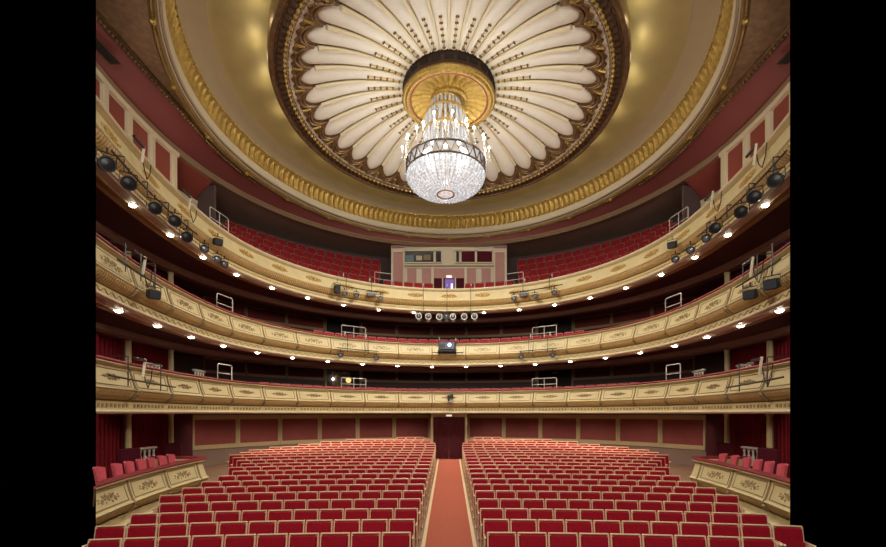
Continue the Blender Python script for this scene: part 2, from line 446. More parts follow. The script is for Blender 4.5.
def ornament(c, z0, kind):
    m = MB(); w0 = -0.385; K_ = 0.8
    if kind == 'spray':
        for q in (-1, 1):
            leaf(m, c, z0, q*0.05, w0, 0 if q > 0 else PI, 0.40, 0.035)
            for a, ln, d in ((0.5, 0.16, 0.10), (-0.5, 0.16, 0.10), (0.35, 0.14, 0.22), (-0.35, 0.14, 0.22)):
                leaf(m, c, z0, q*d, w0, a if q > 0 else PI-a, ln*0.8, 0.034)
            scroll(m, c, z0, q*0.10, w0+0.03, 0.045, 1.1, q, 1, 0.009); scroll(m, c, z0, q*0.10, w0-0.03, 0.045, 1.1, q, -1, 0.009)
        for a in range(6): leaf(m, c, z0, 0, w0, a*PI/3+0.5, 0.085, 0.05)
        return m
    if kind == 'scrolls':
        for q in (-1, 1):
            scroll(m, c, z0, q*0.13, w0+0.025, 0.065, 1.3, q, 1, 0.010); scroll(m, c, z0, q*0.25, w0-0.02, 0.055, 1.3, q, -1, 0.010)
            for u, w, a in ((0.06, 0.07, 1.2), (0.20, 0.08, 0.7), (0.36, 0.02, 0.3), (0.10, -0.08, -1.0), (0.24, -0.09, -0.6), (0.38, -0.05, -0.2)):
                leaf(m, c, z0, q*u*0.9, w0+w*0.4, a if q > 0 else PI-a, 0.10, 0.045)
        for a in range(8): leaf(m, c, z0, 0, w0, a*PI/4, 0.075, 0.04)
        return m
    for q in (-1, 1):                               # acanthus cluster
        scroll(m, c, z0, q*0.20, w0-0.02, 0.085, 1.4, q, 1, 0.018)
        for u, a, ln in ((0.04, 1.15, 0.17), (0.12, 0.75, 0.17), (0.22, 0.45, 0.17), (0.26, -0.1, 0.15), (0.16, -0.6, 0.14), (0.05, -1.1, 0.13)):
            leaf(m, c, z0, q*u, w0+0.01, a if q > 0 else PI-a, ln, 0.085, 0.04)
    for a in range(8): leaf(m, c, z0, 0, w0, a*PI/4, 0.11, 0.06, 0.04)
    return m

PP = 1.69
def parapet_parts(root, path_fn, zr, style, ci=0.23):
    """the swept courses of one balcony front; path_fn(step) gives the line it follows"""
    p = path_fn(0.3)
    m = MB(); m.sweep(p, [(-0.13, zr-0.075), (-0.15, zr-0.045), (-0.13, zr-0.012), (-0.06, zr), (ci-0.07, zr), (ci-0.01, zr-0.02), (ci, zr-0.08)], True)
    m.build('rail_cushion', 'velvet_rail' if style != 'top' else 'cream_light', root, clip=True, smooth=True)
    m = MB()
    prof = [(-0.12, zr-0.08), (-0.125, zr-0.10), (-0.08, zr-0.115), (-0.06, zr-0.14), (-0.02, zr-0.15)]
    prof += [(o_panel(-d), zr-d) for d in (0.2, 0.28, 0.36, 0.44, 0.52, 0.60)]
    prof += [(-0.175, zr-0.615), (-0.19, zr-0.635), (-0.17, zr-0.655), (-0.05, zr-0.66), (0.20, zr-0.66), (0.20, zr-0.08)]
    m.sweep(p, prof, True); m.build('parapet', 'cream', root, clip=True, smooth=True)
    pf = path_fn(0.0225)
    m = MB()
    prof = [(-0.165, zr-0.66), (-0.16, zr-0.70), (-0.125, zr-0.77), (-0.06, zr-0.83), (0.0, zr-0.86)]
    def fl(i, j, o, z): return (o+(0.028 if i % 4 in (1, 2) else 0)*(1 if 0 < j < 4 else 0.3), z)
    m.sweep(pf, prof, False, fl); m.build('fluted_band', 'fluted', root, clip=True, fill=False)
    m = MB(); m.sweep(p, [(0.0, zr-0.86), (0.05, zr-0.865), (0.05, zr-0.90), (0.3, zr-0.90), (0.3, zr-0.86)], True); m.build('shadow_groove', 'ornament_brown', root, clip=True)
    m = MB(); m.sweep(p, [(0.02, zr-0.895), (-0.01, zr-0.90), (0.0, zr-0.915), (0.01, zr-1.06), (-0.01, zr-1.07), (-0.03, zr-1.085), (0.3, zr-1.085), (0.3, zr-0.895)], True)
    m.build('frieze', 'cream', root, clip=True, smooth=True)
    m = MB(); m.sweep(p, [(-0.03, zr-1.085), (-0.075, zr-1.095), (-0.085, zr-1.115), (-0.07, zr-1.14), (-0.02, zr-1.15), (0.0, zr-1.17), (0.3, zr-1.17), (0.3, zr-1.085)], True)
    m.build('lip', 'cream_light', root, clip=True, smooth=True)

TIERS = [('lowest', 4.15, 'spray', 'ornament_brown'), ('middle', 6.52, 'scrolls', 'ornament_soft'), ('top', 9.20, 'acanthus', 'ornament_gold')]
for ti, (tn, zr, okind, omat) in enumerate(TIERS):
    bal = empty('balcony', (0, FRONT.at(0)[1], zr-1.17), 0, f'{tn} of the three cream and gold horseshoe balconies', 'balcony', 'horseshoe balconies')
    bal.location = (0, 0, 0)
    parapet_parts(bal, lambda st: FRONT.path(-SMAX, SMAX, st), zr, 'top' if ti == 2 else 'low')
    # slab with floor and soffit
    ob = 5.4 if ti == 0 else 4.55
    zs = zr-1.15
    m = MB(); m.sweep(FRONT.path(-SMAX-4, SMAX+4, 0.4), [(0.12, zs), (0.9, zs+0.03), (2.0, zs+0.06), (ob, zs+0.10 if ti == 0 else zs+0.16), (ob, zr-0.85), (0.12, zr-0.85)], True)
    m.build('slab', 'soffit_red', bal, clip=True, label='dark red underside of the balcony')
    if ti:
        m = MB(); m.sweep(FRONT.path(-SMAX-4, SMAX+4, 0.4), [(1.75, zs+0.06), (1.75, zs-0.10), (1.82, zs-0.17), (2.15, zs-0.17), (2.2, zs+0.06)], True)
        m.build('soffit_beam', 'beam_brown', bal, clip=True)
        m = MB(); m.sweep(FRONT.path(-SMAX, SMAX, 0.4), [(0.22, zs), (0.24, zs-0.035), (0.30, zs-0.035), (0.42, zs-0.005), (0.55, zs-0.005), (0.56, zs+0.02)], True)
        m.build('soffit_moulding', 'fluted', bal, clip=True)
    # frieze relief
    m = MB()
    if ti == 0:
        n = int(2*SMAX/0.16)
        for i in range(n):
            s = -SMAX+0.16*i
            if (s/PP+0.5) % 1 < 0.09: continue
            x, y = FRONT.at(s, 0.0)
            if inview(x, y): m.box((x, y, zr-0.985), (0.065, 0.035, 0.075), rz=FRONT.ang(s))
    elif ti == 1:
        P = []
        for i in range(int(2*SMAX/0.03)):
            s = -SMAX+0.03*i; x, y = FRONT.at(s, -0.004); P.append((x, y, zr-0.985+0.04*math.sin(s*2*PI/0.30)))
        m.tube(P, 0.012, 4)
    else:
        for i in range(int(2*SMAX/0.11)):
            s = -SMAX+0.11*i; x, y = FRONT.at(s, -0.002)
            if inview(x, y): m.sphere((x, y, zr-0.985), 0.028, 6, 4)
        m.tube([(*FRONT.at(-SMAX+0.2*i, 0.0), zr-0.985) for i in range(int(2*SMAX/0.2))], 0.009, 4)
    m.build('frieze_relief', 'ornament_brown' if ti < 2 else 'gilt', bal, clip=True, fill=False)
    # bays
    K = 10
    for k in range(-K, K+1):
        c = k*PP; x, y = FRONT.at(c, -0.2)
        if inview(x, y, -0.45):
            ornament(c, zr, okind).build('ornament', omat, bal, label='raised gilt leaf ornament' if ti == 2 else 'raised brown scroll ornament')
        if ti < 2 and inview(*FRONT.at(c, -0.2), 0.9):
            fr = MB(); a, b = c-PP/2+0.13, c+PP/2-0.13; rd = 0.05; P = []
            def arc(cx, cw, t0): return [(cx+rd*math.cos(t0+PI/2*i/4), cw+rd*math.sin(t0+PI/2*i/4)) for i in range(5)]
            def line(a_, b_, n=7): return [(a_[0]+(b_[0]-a_[0])*i/n, a_[1]+(b_[1]-a_[1])*i/n) for i in range(1, n)]
            cs = [arc(b-rd, -0.215-rd, 0), arc(a+rd, -0.215-rd, PI/2), arc(a+rd, -0.56+rd, PI), arc(b-rd, -0.56+rd, 1.5*PI)]
            uv = []
            for q in range(4): uv += cs[q]+line(cs[q][-1], cs[(q+1) % 4][0])
            P = [fmap(u, w, zr, 0.003) for u, w in uv]
            fr.tube(P, 0.013 if ti == 0 else 0.009, 5, closed=True); fr.build('panel_moulding', 'cream_line', bal, clip=True, fill=False)
    if ti < 2:
        for k in range(-K, K):
            c = (k+0.5)*PP; x, y = FRONT.at(c, -0.2)
            if not inview(x, y, -0.15): continue
            d = MB(); P = [fmap(c, -w, zr, 0.012) for w in (0.10, 0.16, 0.25, 0.35, 0.45, 0.55, 0.62)]
            for w, oo in ((0.66, -0.185), (0.72, -0.18), (0.80, -0.12), (0.87, -0.03)):
                xx, yy = FRONT.at(c+(0.02 if c > 0 else -0.02), oo); P.append((xx, yy, zr-w))
            d.tube(P, [0.022]*3+[0.028]*3+[0.034]*2+[0.05, 0.045, 0.02], 6)
            d.build('divider', 'cream_line' if ti == 0 else 'ornament_brown', bal, smooth=True)

# ------------------------------------------------------------------ top gallery: steps, seats, walls
ZG = 8.55
steps = MB()
prof = [(0.2, 8.2)]
for k in range(5): prof += [(0.25+0.8*k if k else 0.25, ZG+0.6*k), (0.25+0.8*(k+1), ZG+0.6*k)]
prof += [(5.5, ZG+0.6*4+0.0), (5.5, 8.2)]
steps.sweep(FRONT.path(-12.4, -3.55, 0.35), prof, True); steps.sweep(FRONT.path(3.55, 12.4, 0.35), prof, True)
steps.sweep(FRONT.path(-3.54, 3.54, 0.35), [(0.2, 8.2), (0.2, 8.82), (3.6, 8.82), (3.6, 8.2)], True)
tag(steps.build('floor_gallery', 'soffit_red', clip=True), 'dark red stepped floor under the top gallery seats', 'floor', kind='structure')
def small_seat(name, velvet='velvet_gallery'):
    m = MB(); t = math.radians(-10)
    m.cur = 1; m.box((0, 0.09, 0.66), (0.47, 0.035, 0.44), rx=t, ch=0.012); m.box((0, 0.10, 0.885), (0.40, 0.03, 0.014), rx=t)
    m.cur = 0; m.box((0, 0.05, 0.66), (0.42, 0.06, 0.38), rx=t, ch=0.02); m.box((0, -0.04, 0.42), (0.42, 0.10, 0.34), rx=math.radians(-14), ch=0.02)
    m.cur = 1
    for q in (-1, 1): m.box((q*0.235, -0.06, 0.58), (0.025, 0.28, 0.025)); m.box((q*0.235, 0.0, 0.29), (0.025, 0.12, 0.58))
    return m.build(name, [velvet, 'gal_frame'])
mat('gal_frame', (0.36, 0.11, 0.10), 0.6)
gs = None
for k in range(5):
    hp = HP(7.74+0.72+0.8*k, 13.76, 0.0255)
    s_in = (3.95 if k else 3.9); n = [15, 16, 17, 17, 16][k]
    for sg in (-1, 1):
        for j in range(n):
            s = sg*(s_in*(1+0.02*k)+0.515*j); x, y = hp.at(s)
            if gs is None: gs = o = small_seat('gallery_seat')
            else: o = gs.copy(); COL.objects.link(o)
            setpose(o, (x, y, ZG+0.6*k), hp.ang(s))
            pos = 'nearest the control room' if j == 0 else nth(j+1)+' from the control room'
            tag(o, f'red seat of the top gallery, {pos}, {nth(k+1)} row, {side(sg)} side', 'seat', f'top gallery seats, {side(sg)} side')
hp = HP(7.74+0.72, 13.76, 0.0255)
for sg in (-1, 1):
    for j in range(5):
        s = sg*(1.05+0.515*j); x, y = hp.at(s); o = gs.copy(); COL.objects.link(o); setpose(o, (x, y, 8.82), hp.ang(s))
        tag(o, f'red front row seat below the control room, {nth(j+1)} from its doorway, {side(sg)} side', 'seat', 'top gallery seats before the control room')
# balcony seats peeping over the middle and lowest rails
for ti, (nm, zf, of, smx) in enumerate((('lowest', 3.38, 0.85, 9.6), ('middle', 5.94, 0.85, 7.2))):
    hp = HP(7.74+of, 13.76, 0.0255)
    n = int(smx/0.53)
    for sg in (-1, 1):
        for j in range(n):
            s = sg*(0.265+0.53*j); x, y = hp.at(s); o = gs.copy(); COL.objects.link(o); setpose(o, (x, y, zf), hp.ang(s))
            tag(o, f'red seat showing over the {nm} balcony rail, {nth(j+1)} {side(sg)} of the centre', 'seat', f'seats behind the {nm} balcony rail')
    m = MB(); m.sweep(FRONT.path(-12, 12, 0.4), [(0.3, zf-0.3), (0.3, zf), (1.6, zf), (1.6, zf-0.3)], True)
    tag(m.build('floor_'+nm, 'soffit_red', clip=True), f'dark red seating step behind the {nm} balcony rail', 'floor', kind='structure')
# gallery back wall
HG = HP(13.14, 13.76, 0.02)
m = MB(); m.sweep(HG.path(-20, 20, 0.5), [(0, 8.2), (0, 12.9), (0.15, 12.9), (0.15, 8.2)], True)
tag(m.build('wall_gallery', 'wall_dark', clip=True, smooth=True), 'dark grey back wall above the top gallery seats', 'wall', kind='structure')
# edge beam, flat red ceiling, brown soffit
HB = HP(10.0, 14.55, 0.03)
m = MB(); m.sweep(HB.path(-SMAX-3, SMAX+3, 0.35), [(-0.10, 12.66), (-0.13, 12.60), (-0.06, 12.55), (0.0, 12.48), (0.12, 12.48), (0.16, 12.66)], True)
tag(m.build('trim_1', 'wall_frame_dim', clip=True, smooth=True), 'pale curved edge beam round the red ceiling band', 'beam', kind='structure')
m = MB(); m.sweep(HB.path(-SMAX-3, SMAX+3, 0.4), [(0.1, 12.56), (3.6, 12.50), (3.6, 12.75), (0.1, 12.75)], True)
tag(m.build('ceiling_soffit', 'soffit_brown', clip=True, smooth=True), 'brown soffit over the top gallery seats', 'ceiling', kind='structure')

# ------------------------------------------------------------------ dome
CY = 15.4; RA, RB = 8.42, 8.85
def ell(u, a):                                        # point on the dome ring, u metres inside it
    return ((RA-u)*math.cos(a), CY+(RB-u)*math.sin(a))
def ering(mb, prof, n=180, mod=None):
    V = []; F = []; k = len(prof)
    for i in range(n):
        a = 2*PI*i/n
        for j, (u, h) in enumerate(prof):
            if mod: u, h = mod(i, j, u, h)
            x, y = ell(u, a); V.append((x, y, EYE+h))
    for i in range(n):
        i2 = (i+1) % n
        for j in range(k-1): F.append((i*k+j, i2*k+j, i2*k+j+1, i*k+j+1))
    mb.add(V, F)
m = MB(); ering(m, [(0.93, 11.17), (1.00, 11.21), (1.3, 11.32), (1.8, 11.43), (2.4, 11.48), (2.62, 11.48)])
tag(m.build('ceiling', 'cove_gold', smooth=True), 'satin gold cove of the oval ceiling dome', 'ceiling', kind='structure')
dome = empty('ceiling_ring_moulding', (0, 0, 0), 0, 'oval gold and white moulding ring round the ceiling dome', 'ceiling moulding')
m = MB(); ering(m, [(0.22, 11.02), (0.26, 11.06), (0.60, 11.12), (0.95, 11.18)]); m.build('pale_band', 'cove_pale', dome, smooth=True)
m = MB()                                              # leaf course: ribs along the slope
def lf(i, j, u, h):
    t = (-0.04, 0.07, 0.11, 0.07)[i % 4]*(1.0 if 0 < j < 4 else 0.15); return (u-t*0.6, h-t*0.8)
ering(m, [(0.04, 10.38), (0.06, 10.56), (0.10, 10.77), (0.16, 10.94), (0.22, 11.02)], 4*190, lf); m.build('leaf_band', 'gilt_leaf', dome)
m = MB(); m2 = []
ering(m, [(0.17, 10.98), (0.22, 11.0), (0.23, 11.03)])
for i in range(190):
    a = 2*PI*(i+0.5)/190; x, y = ell(0.20, a); m.sphere((x, y, EYE+11.01), 0.055, 6, 4)
m.build('leaf_tips', 'gilt_leaf', dome)
m = MB(); ering(m, [(-0.12, 10.04), (-0.10, 10.02), (-0.07, 10.04), (-0.06, 10.11), (-0.02, 10.12), (0.0, 10.10), (0.02, 10.13), (0.025, 10.24), (0.035, 10.27), (0.04, 10.38)]); m.build('white_fillets', 'moulding_grey', dome, smooth=True)
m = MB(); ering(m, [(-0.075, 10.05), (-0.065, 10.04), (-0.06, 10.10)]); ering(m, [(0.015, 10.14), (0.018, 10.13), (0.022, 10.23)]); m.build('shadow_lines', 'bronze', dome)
m = MB(); ering(m, [(-0.30, 9.96), (-0.29, 9.91), (-0.27, 9.90), (-0.245, 9.93), (-0.235, 9.90), (-0.205, 9.90), (-0.185, 9.95), (-0.175, 9.93), (-0.14, 9.95), (-0.12, 10.04)]); m.build('outer_roll', 'reeded', dome, smooth=True)
for i in range(24):
    a = 2*PI*(i+0.5)/24-PI/2+PI/24
    x, y = ell(-0.23, a); m = MB(); an = a+PI/2
    for q in (-1, 1):
        for t in (0.5, 1.0):
            for w in range(3): m.sphere((x+q*0.10*(w+1)*math.cos(an), y+q*0.10*(w+1)*math.sin(an), EYE+9.90), 0.055-0.012*w, 6, 4)
    m.sphere((x, y, EYE+9.89), 0.085, 8, 5)
    m.build('ribbon_knot', 'gilt', dome)
# outer cornice: half oval behind, straight flanks towards the stage
def cornice_path(n=50, ox=0.0):
    A, B = 8.74+ox, 9.17+ox; pts = []
    for i in range(12): pts.append((-A, 4.5+(CY-4.5)*i/12))
    for i in range(n+1):
        a = PI-PI*i/n; pts.append((A*math.cos(a), CY+B*math.sin(a)))
    for i in range(1, 13): pts.append((A, CY-(CY-4.5)*i/12))
    out = []
    for i, (x, y) in enumerate(pts):
        p = pts[max(0, i-1)]; q = pts[min(len(pts)-1, i+1)]; dx, dy = q[0]-p[0], q[1]-p[1]; L = math.hypot(dx, dy)
        out.append((x, y, -dy/L, dx/L))
    return out
cp = cornice_path()
corn = empty('ceiling_cornice', (0, 0, 0), 0, 'lacy gilt cornice edging the flat red ceiling band around the dome', 'cornice')
m = MB()
for q in (-1, 1): m.sweep([p for p in cp if p[1] < CY+3.2 and p[0]*q > 0], [(-0.06, EYE+9.97), (-0.05, EYE+9.91), (0.0, EYE+9.87), (0.04, EYE+9.89), (0.06, EYE+9.95)]); m.build('cornice_roll', 'bronze', corn, clip=True, smooth=True, fill=False)
m = MB()
def along(path, step):
    acc = 0.0
    for i in range(len(path)-1):
        x, y, nx, ny = path[i]; x2, y2, _, _ = path[i+1]; L = math.hypot(x2-x, y2-y)
        while acc < L:
            t = acc/L; yield (x+(x2-x)*t, y+(y2-y)*t, nx, ny); acc += step
        acc -= L
for x, y, nx, ny in along(cp, 0.135):
    if inview(x, y) and y < CY+3.2: m.sphere((x+nx*0.07, y+ny*0.07, EYE+9.88), 0.06, 6, 4)
m.sweep([p for p in cp if p[1] < CY+3.2 and p[0] < 0], [(0.03, EYE+9.89), (0.10, EYE+9.89)]); m.sweep([p for p in cp if p[1] < CY+3.2 and p[0] > 0], [(0.03, EYE+9.89), (0.10, EYE+9.89)])
m.build('lace_edge', 'bronze_gold', corn, clip=True, fill=False)
# spandrels between ring and cornice
m = MB(); V = []; F = []
n = 120
for i in range(n+1):
    a = PI*1.5-2*PI*i/n
    x, y = ell(-0.29, a); V.append((x, y, EYE+9.96))
    if math.sin(a) >= 0: X, Y = 8.74*math.cos(a), CY+9.17*math.sin(a)
    else:
        X = 8.74 if math.cos(a) > 0 else -8.74; Y = min(CY, y)
        if abs(math.cos(a)) < 0.35: Y = y-0.05; X = x
    V.append((X, Y, EYE+9.95))
for i in range(n): F.append((2*i, 2*i+1, 2*i+3, 2*i+2))
m.add(V, F)
tag(m.build('ceiling_spandrel', 'bronze', clip=True, fill=False), 'brown gilt corner field between dome ring and cornice', 'ceiling', kind='structure')
m = MB()
# flat red band from the cornice out to the edge beam
nb = 160
V = []; F = []
for i in range(nb+1):
    s = -21.5+43.0*i/nb; x, y, nx, ny = HB.pn(s)
    V.append((x, y, EYE+9.66))
    if y >= CY:
        a = math.atan2((y-CY)/9.17, x/8.74); V.append((8.71*math.cos(a), CY+9.13*math.sin(a), EYE+9.955))
    else: V.append((8.74 if x > 0 else -8.74, y, EYE+9.94))
for i in range(nb): F.append((2*i, 2*i+1, 2*i+3, 2*i+2))
m.add(V, F)
tag(m.build('ceiling_band', 'ceiling_red', clip=True, fill=False), 'flat red ceiling band outside the dome cornice', 'ceiling', kind='structure')
for sg in (-1, 1):
    v = empty('ceiling_vent', (0, 0, 0), 0, f'dark ventilation grille in the red ceiling band, {side(sg)} side', 'vent')
    m = MB(); m.box((sg*9.22, 11.4, EYE+9.66), (0.30, 1.0, 0.03)); m.build('vent_plate', 'bronze_dark', v, clip=True)
    m = MB()
    for q in range(6): m.box((sg*9.22-0.11+0.045*q, 11.4, EYE+9.64), (0.018, 0.92, 0.02))
    m.build('vent_slats', 'dark_void', v, clip=True)

# ------------------------------------------------------------------ rosette
RC = (0, 15.55); QA, QB = 5.98, 6.36                   # its rim
ros = empty('ceiling_rosette', (0, 0, 0), 0, 'huge white shell-petalled rosette in a gilt ring at the centre of the dome', 'ceiling rosette')
def rp(r, a, h): return (RC[0]+QA*r*math.cos(a), RC[1]+QB*r*math.sin(a), EYE+h)
def rring(mb, prof, n=160, mod=None):
    V = []; F = []; k = len(prof)
    for i in range(n):
        a = 2*PI*i/n
        for j, (r, h) in enumerate(prof):
            if mod: r, h = mod(i, j, r, h)
            V.append(rp(r, a, h))
    for i in range(n):
        i2 = (i+1) % n
        for j in range(k-1): F.append((i*k+j, i2*k+j, i2*k+j+1, i*k+j+1))
    mb.add(V, F)
def rh(r):                                             # height of the shell over its radius share
    return 10.90+0.84*(1-(max(0.0, r-0.27)/0.63)**2.3) if r < 0.90 else 10.90
m = MB(); rring(m, [(1.0, 11.50), (1.005, 10.95), (1.0, 10.83), (0.99, 10.79), (0.98, 10.80), (0.974, 10.86), (0.97, 10.84), (0.965, 10.86)]); m.build('rim', 'bronze', ros, smooth=True)
m = MB()
def lf2(i, j, r, h): return (r, h-(0.05 if i % 3 == 0 else 0)*(1 if j in (1, 2) else 0))
rring(m, [(0.966, 10.86), (0.958, 10.84), (0.938, 10.85), (0.931, 10.88)], 3*150, lf2); m.build('leaf_course', 'bronze_dark', ros)
m = MB()
for i in range(170):
    a = 2*PI*i/170; p = rp(0.922, a, 10.85); m.sphere(p, 0.055, 6, 4)
m.tube([rp(0.922, 2*PI*i/120, 10.86) for i in range(120)], 0.02, 4, closed=True)
m.build('bead_course', 'gilt_bright', ros)
m = MB()
rring(m, [(0.932, 10.88), (0.915, 10.88), (0.911, 10.90)]); m.build('bead_seat', 'bronze', ros)
m = MB()
for i in range(230):
    a = 2*PI*i/230; m.sphere(rp(0.905, a, 10.88), 0.035, 5, 4)
m.tube([rp(0.905, 2*PI*i/120, 10.89) for i in range(120)], 0.015, 4, closed=True)
m.build('small_bead_course', 'ornament_brown', ros)
m = MB(); rring(m, [(0.912, 10.885), (0.90, 10.90), (0.885, 10.93), (0.84, 11.03), (0.80, 11.14)]); m.build('white_band', 'plaster', ros, smooth=True)
NP = 36; DA = 2*PI/NP
m = MB(); rring(m, [(0.82, rh(0.82)+0.03), (0.7, rh(0.7)+0.03), (0.55, rh(0.55)+0.03), (0.4, rh(0.4)+0.03), (0.26, 11.79)]); m.build('ground', 'plaster_cream', ros, smooth=True)
# scallop frame round every lobe, one part each
def shell_pt(r, a, lift): return rp(r, a, rh(r)-lift)
for k in range(NP):
    a0 = 2*PI*k/NP+DA/2
    # petal: a long tongue with a rounded head
    V = []; F = []; nr, na = 22, 8
    for i in range(nr+1):
        r = 0.275+0.487*i/12 if i <= 12 else 0.762+0.083*math.sin(PI/2*(i-12)/10); t = (r-0.275)/0.57
        half = DA*0.455
        if r > 0.762:
            q = (r-0.762)/0.083; half *= math.sqrt(max(0.0, 1-q*q*0.999))
        for j in range(na+1):
            b = -1+2*j/na
            bul = 0.17*(0.35+0.65*t)*(1-b*b)
            if r > 0.762: bul *= math.sqrt(max(0.02, 1-((r-0.762)/0.085)**2))
            V.append(shell_pt(r, a0+half*b, bul+0.02))
    for i in range(nr):
        for j in range(na):
            q = i*(na+1)+j; F.append((q, q+1, q+na+2, q+na+1))
    pm = MB(); pm.add(V, F); pm.build('petal', 'plaster', ros, smooth=True)
    # rib between petals, ends in a curl
    ab = 2*PI*k/NP
    rb = MB()
    P = [shell_pt(0.275+0.495*i/12, ab, 0.06+0.06*i/12) for i in range(13)]
    rb.tube(P, [0.022+0.05*i/12 for i in range(13)], 6)
    rb.build('rib', 'plaster_cream', ros, smooth=True)
    rl = MB()
    for q in (-1, 1):
        P = [shell_pt(0.28+0.47*i/10, ab+q*DA*(0.055+0.035*i/10), 0.015+0.025*i/10) for i in range(11)]
        rl.tube(P, 0.010, 4)
    rl.build('rib_line', 'ornament_gold', ros)
    # bead row along the petal axis near the hub
    bd_ = MB(); P = [shell_pt(0.285+0.20*i/6, a0, 0.13) for i in range(7)]
    bd_.cur = 0; bd_.tube(P, 0.018, 5); bd_.cur = 1
    for i in range(6):
        r = 0.300+0.036*i
        for q in (-1, 1): bd_.sphere(shell_pt(r, a0+q*0.0045/r, 0.145), 0.034, 6, 4)
    bd_.build('bead_row', ['gilt_bright', 'bronze'], ros)
    # scalloped bronze cresting round the lobe
    cr = MB(); V = []; F = []; nn = 16
    for i in range(nn+1):
        t = -1+2*i/nn; a = a0+DA/2*t
        ro = 0.880+0.016*abs(math.cos(t*PI*1.5)) - 0.006*abs(t)
        for r, lf_ in ((0.745, 0.0), (0.80, 0.05), (0.84, 0.075), (ro-0.006, 0.06), (ro, 0.0)): V.append(shell_pt(r, a, lf_))
    for i in range(nn):
        for j in range(4): q = i*5+j; F.append((q, q+1, q+6, q+5))
    cr.add(V, F)
    for base, lift, rad in ((0.772, 0.10, 0.035), (0.790, 0.09, 0.045)):
        P = []
        for i in range(13):
            t = -1+2*i/12; ang = t*1.35
            P.append(shell_pt(base+0.085*math.cos(ang), a0+DA*0.49*math.sin(ang)/math.sin(1.35), lift))
        cr.tube(P, rad, 6)
    for q in (-1, 1): cr.sphere(shell_pt(0.872, a0+q*DA*0.22, 0.08), 0.06, 7, 4, (1, 1, 0.6))
    # shell curl between two lobes
    cr.cur = 1
    ac = a0+DA/2
    for i in range(3): cr.sphere(shell_pt(0.845+0.016*i, ac, 0.09), 0.075-0.018*i, 7, 4, (1, 1, 0.6))
    cr.tube([shell_pt(0.835, ac, 0.10), shell_pt(0.86, ac+0.010, 0.12), shell_pt(0.885, ac+0.014, 0.08)], [0.03, 0.035, 0.04], 6)
    cr.build('cresting', ['bronze_gold', 'gilt_leaf'], ros, smooth=True)
# hub drum
hub = MB(); HR = 1.62
def hp_(r, h): return (r, EYE+h)
hub.lathe([hp_(1.75, 11.80), hp_(1.66, 11.74), hp_(1.64, 11.66), hp_(1.64, 11.36), hp_(1.66, 11.33)], 64, (0, 15.55, 0)); hub.build('hub_drum', 'bronze_dark', ros, smooth=True)
hv = MB()
for i in range(24):
    a = 2*PI*i/24; hv.box((1.65*math.cos(a), 15.55+1.65*math.sin(a), EYE+11.55), (0.30, 0.03, 0.13), rz=a+PI/2)
hv.build('vent_slot', 'dark_void', ros)
hub = MB(); hub.lathe([hp_(1.66, 11.33), hp_(1.68, 11.26), hp_(1.63, 11.20), hp_(1.58, 11.21), hp_(1.52, 11.15), hp_(1.46, 11.15), hp_(1.41, 11.19)], 72, (0, 15.55, 0), mod=lambda a, j, r, z: (r, z-(0.05*math.sin(a*36) if 1 < j < 5 else 0)))
hub.build('hub_rim', 'gilt_ornate', ros, smooth=True)
hub = MB(); hub.lathe([hp_(1.41, 11.19), hp_(1.375, 11.17), hp_(1.35, 11.20)], 64, (0, 15.55, 0)); hub.build('hub_red_line', 'wall_brick', ros)
hub = MB()
hub.lathe([hp_(1.35, 11.22), hp_(1.2, 11.33), hp_(1.0, 11.42), hp_(0.78, 11.44), hp_(0.66, 11.36)], 6*28, (0, 15.55, 0), mod=lambda a, j, r, z: (r, z-0.11*abs(math.sin(a*14))*(1 if 0 < j < 4 else 0.2)))
hub.build('hub_fluting', 'gilt', ros)
hub = MB(); hub.lathe([hp_(0.66, 11.36), hp_(0.66, 11.25), hp_(0.56, 11.22), hp_(0.46, 11.28), hp_(0.25, 11.42), hp_(0.02, 11.42)], 48, (0, 15.55, 0)); hub.build('hub_boss', 'gilt_ornate', ros, smooth=True)

# ------------------------------------------------------------------ chandelier
CX, CYC = -0.12, 15.55
ch = empty('chandelier', (CX, CYC, EYE+7.80), 0, 'great lit crystal chandelier with a glass bowl and ring of candle lamps', 'chandelier')
b0 = EYE+7.62
def cz(h): return h-7.80
RR = 1.40; RIM = 8.60; DEP = 0.70
m = MB(); m.lathe([(0.0, cz(RIM+2.3)), (0.035, cz(RIM+2.3)), (0.035, cz(7.98)), (0.0, cz(7.98))], 10); m.build('stem', 'gilt', ch)
bowl = MB(); pr = []
for i in range(15):
    t = i/14; a = t*PI/2; pr.append((max(0.30, RR*math.cos(a)**0.85) if t < 0.93 else 0.30, cz(RIM-DEP*math.sin(a))))
pr = [(r, z) for r, z in pr]
bowl.lathe(pr, 96, mod=lambda a, j, r, z: (r*(1+0.012*math.cos(48*a)), z)); bowl.build('bowl', 'crystal_bowl', ch, smooth=True, label='bowl of close-hung crystal drops')
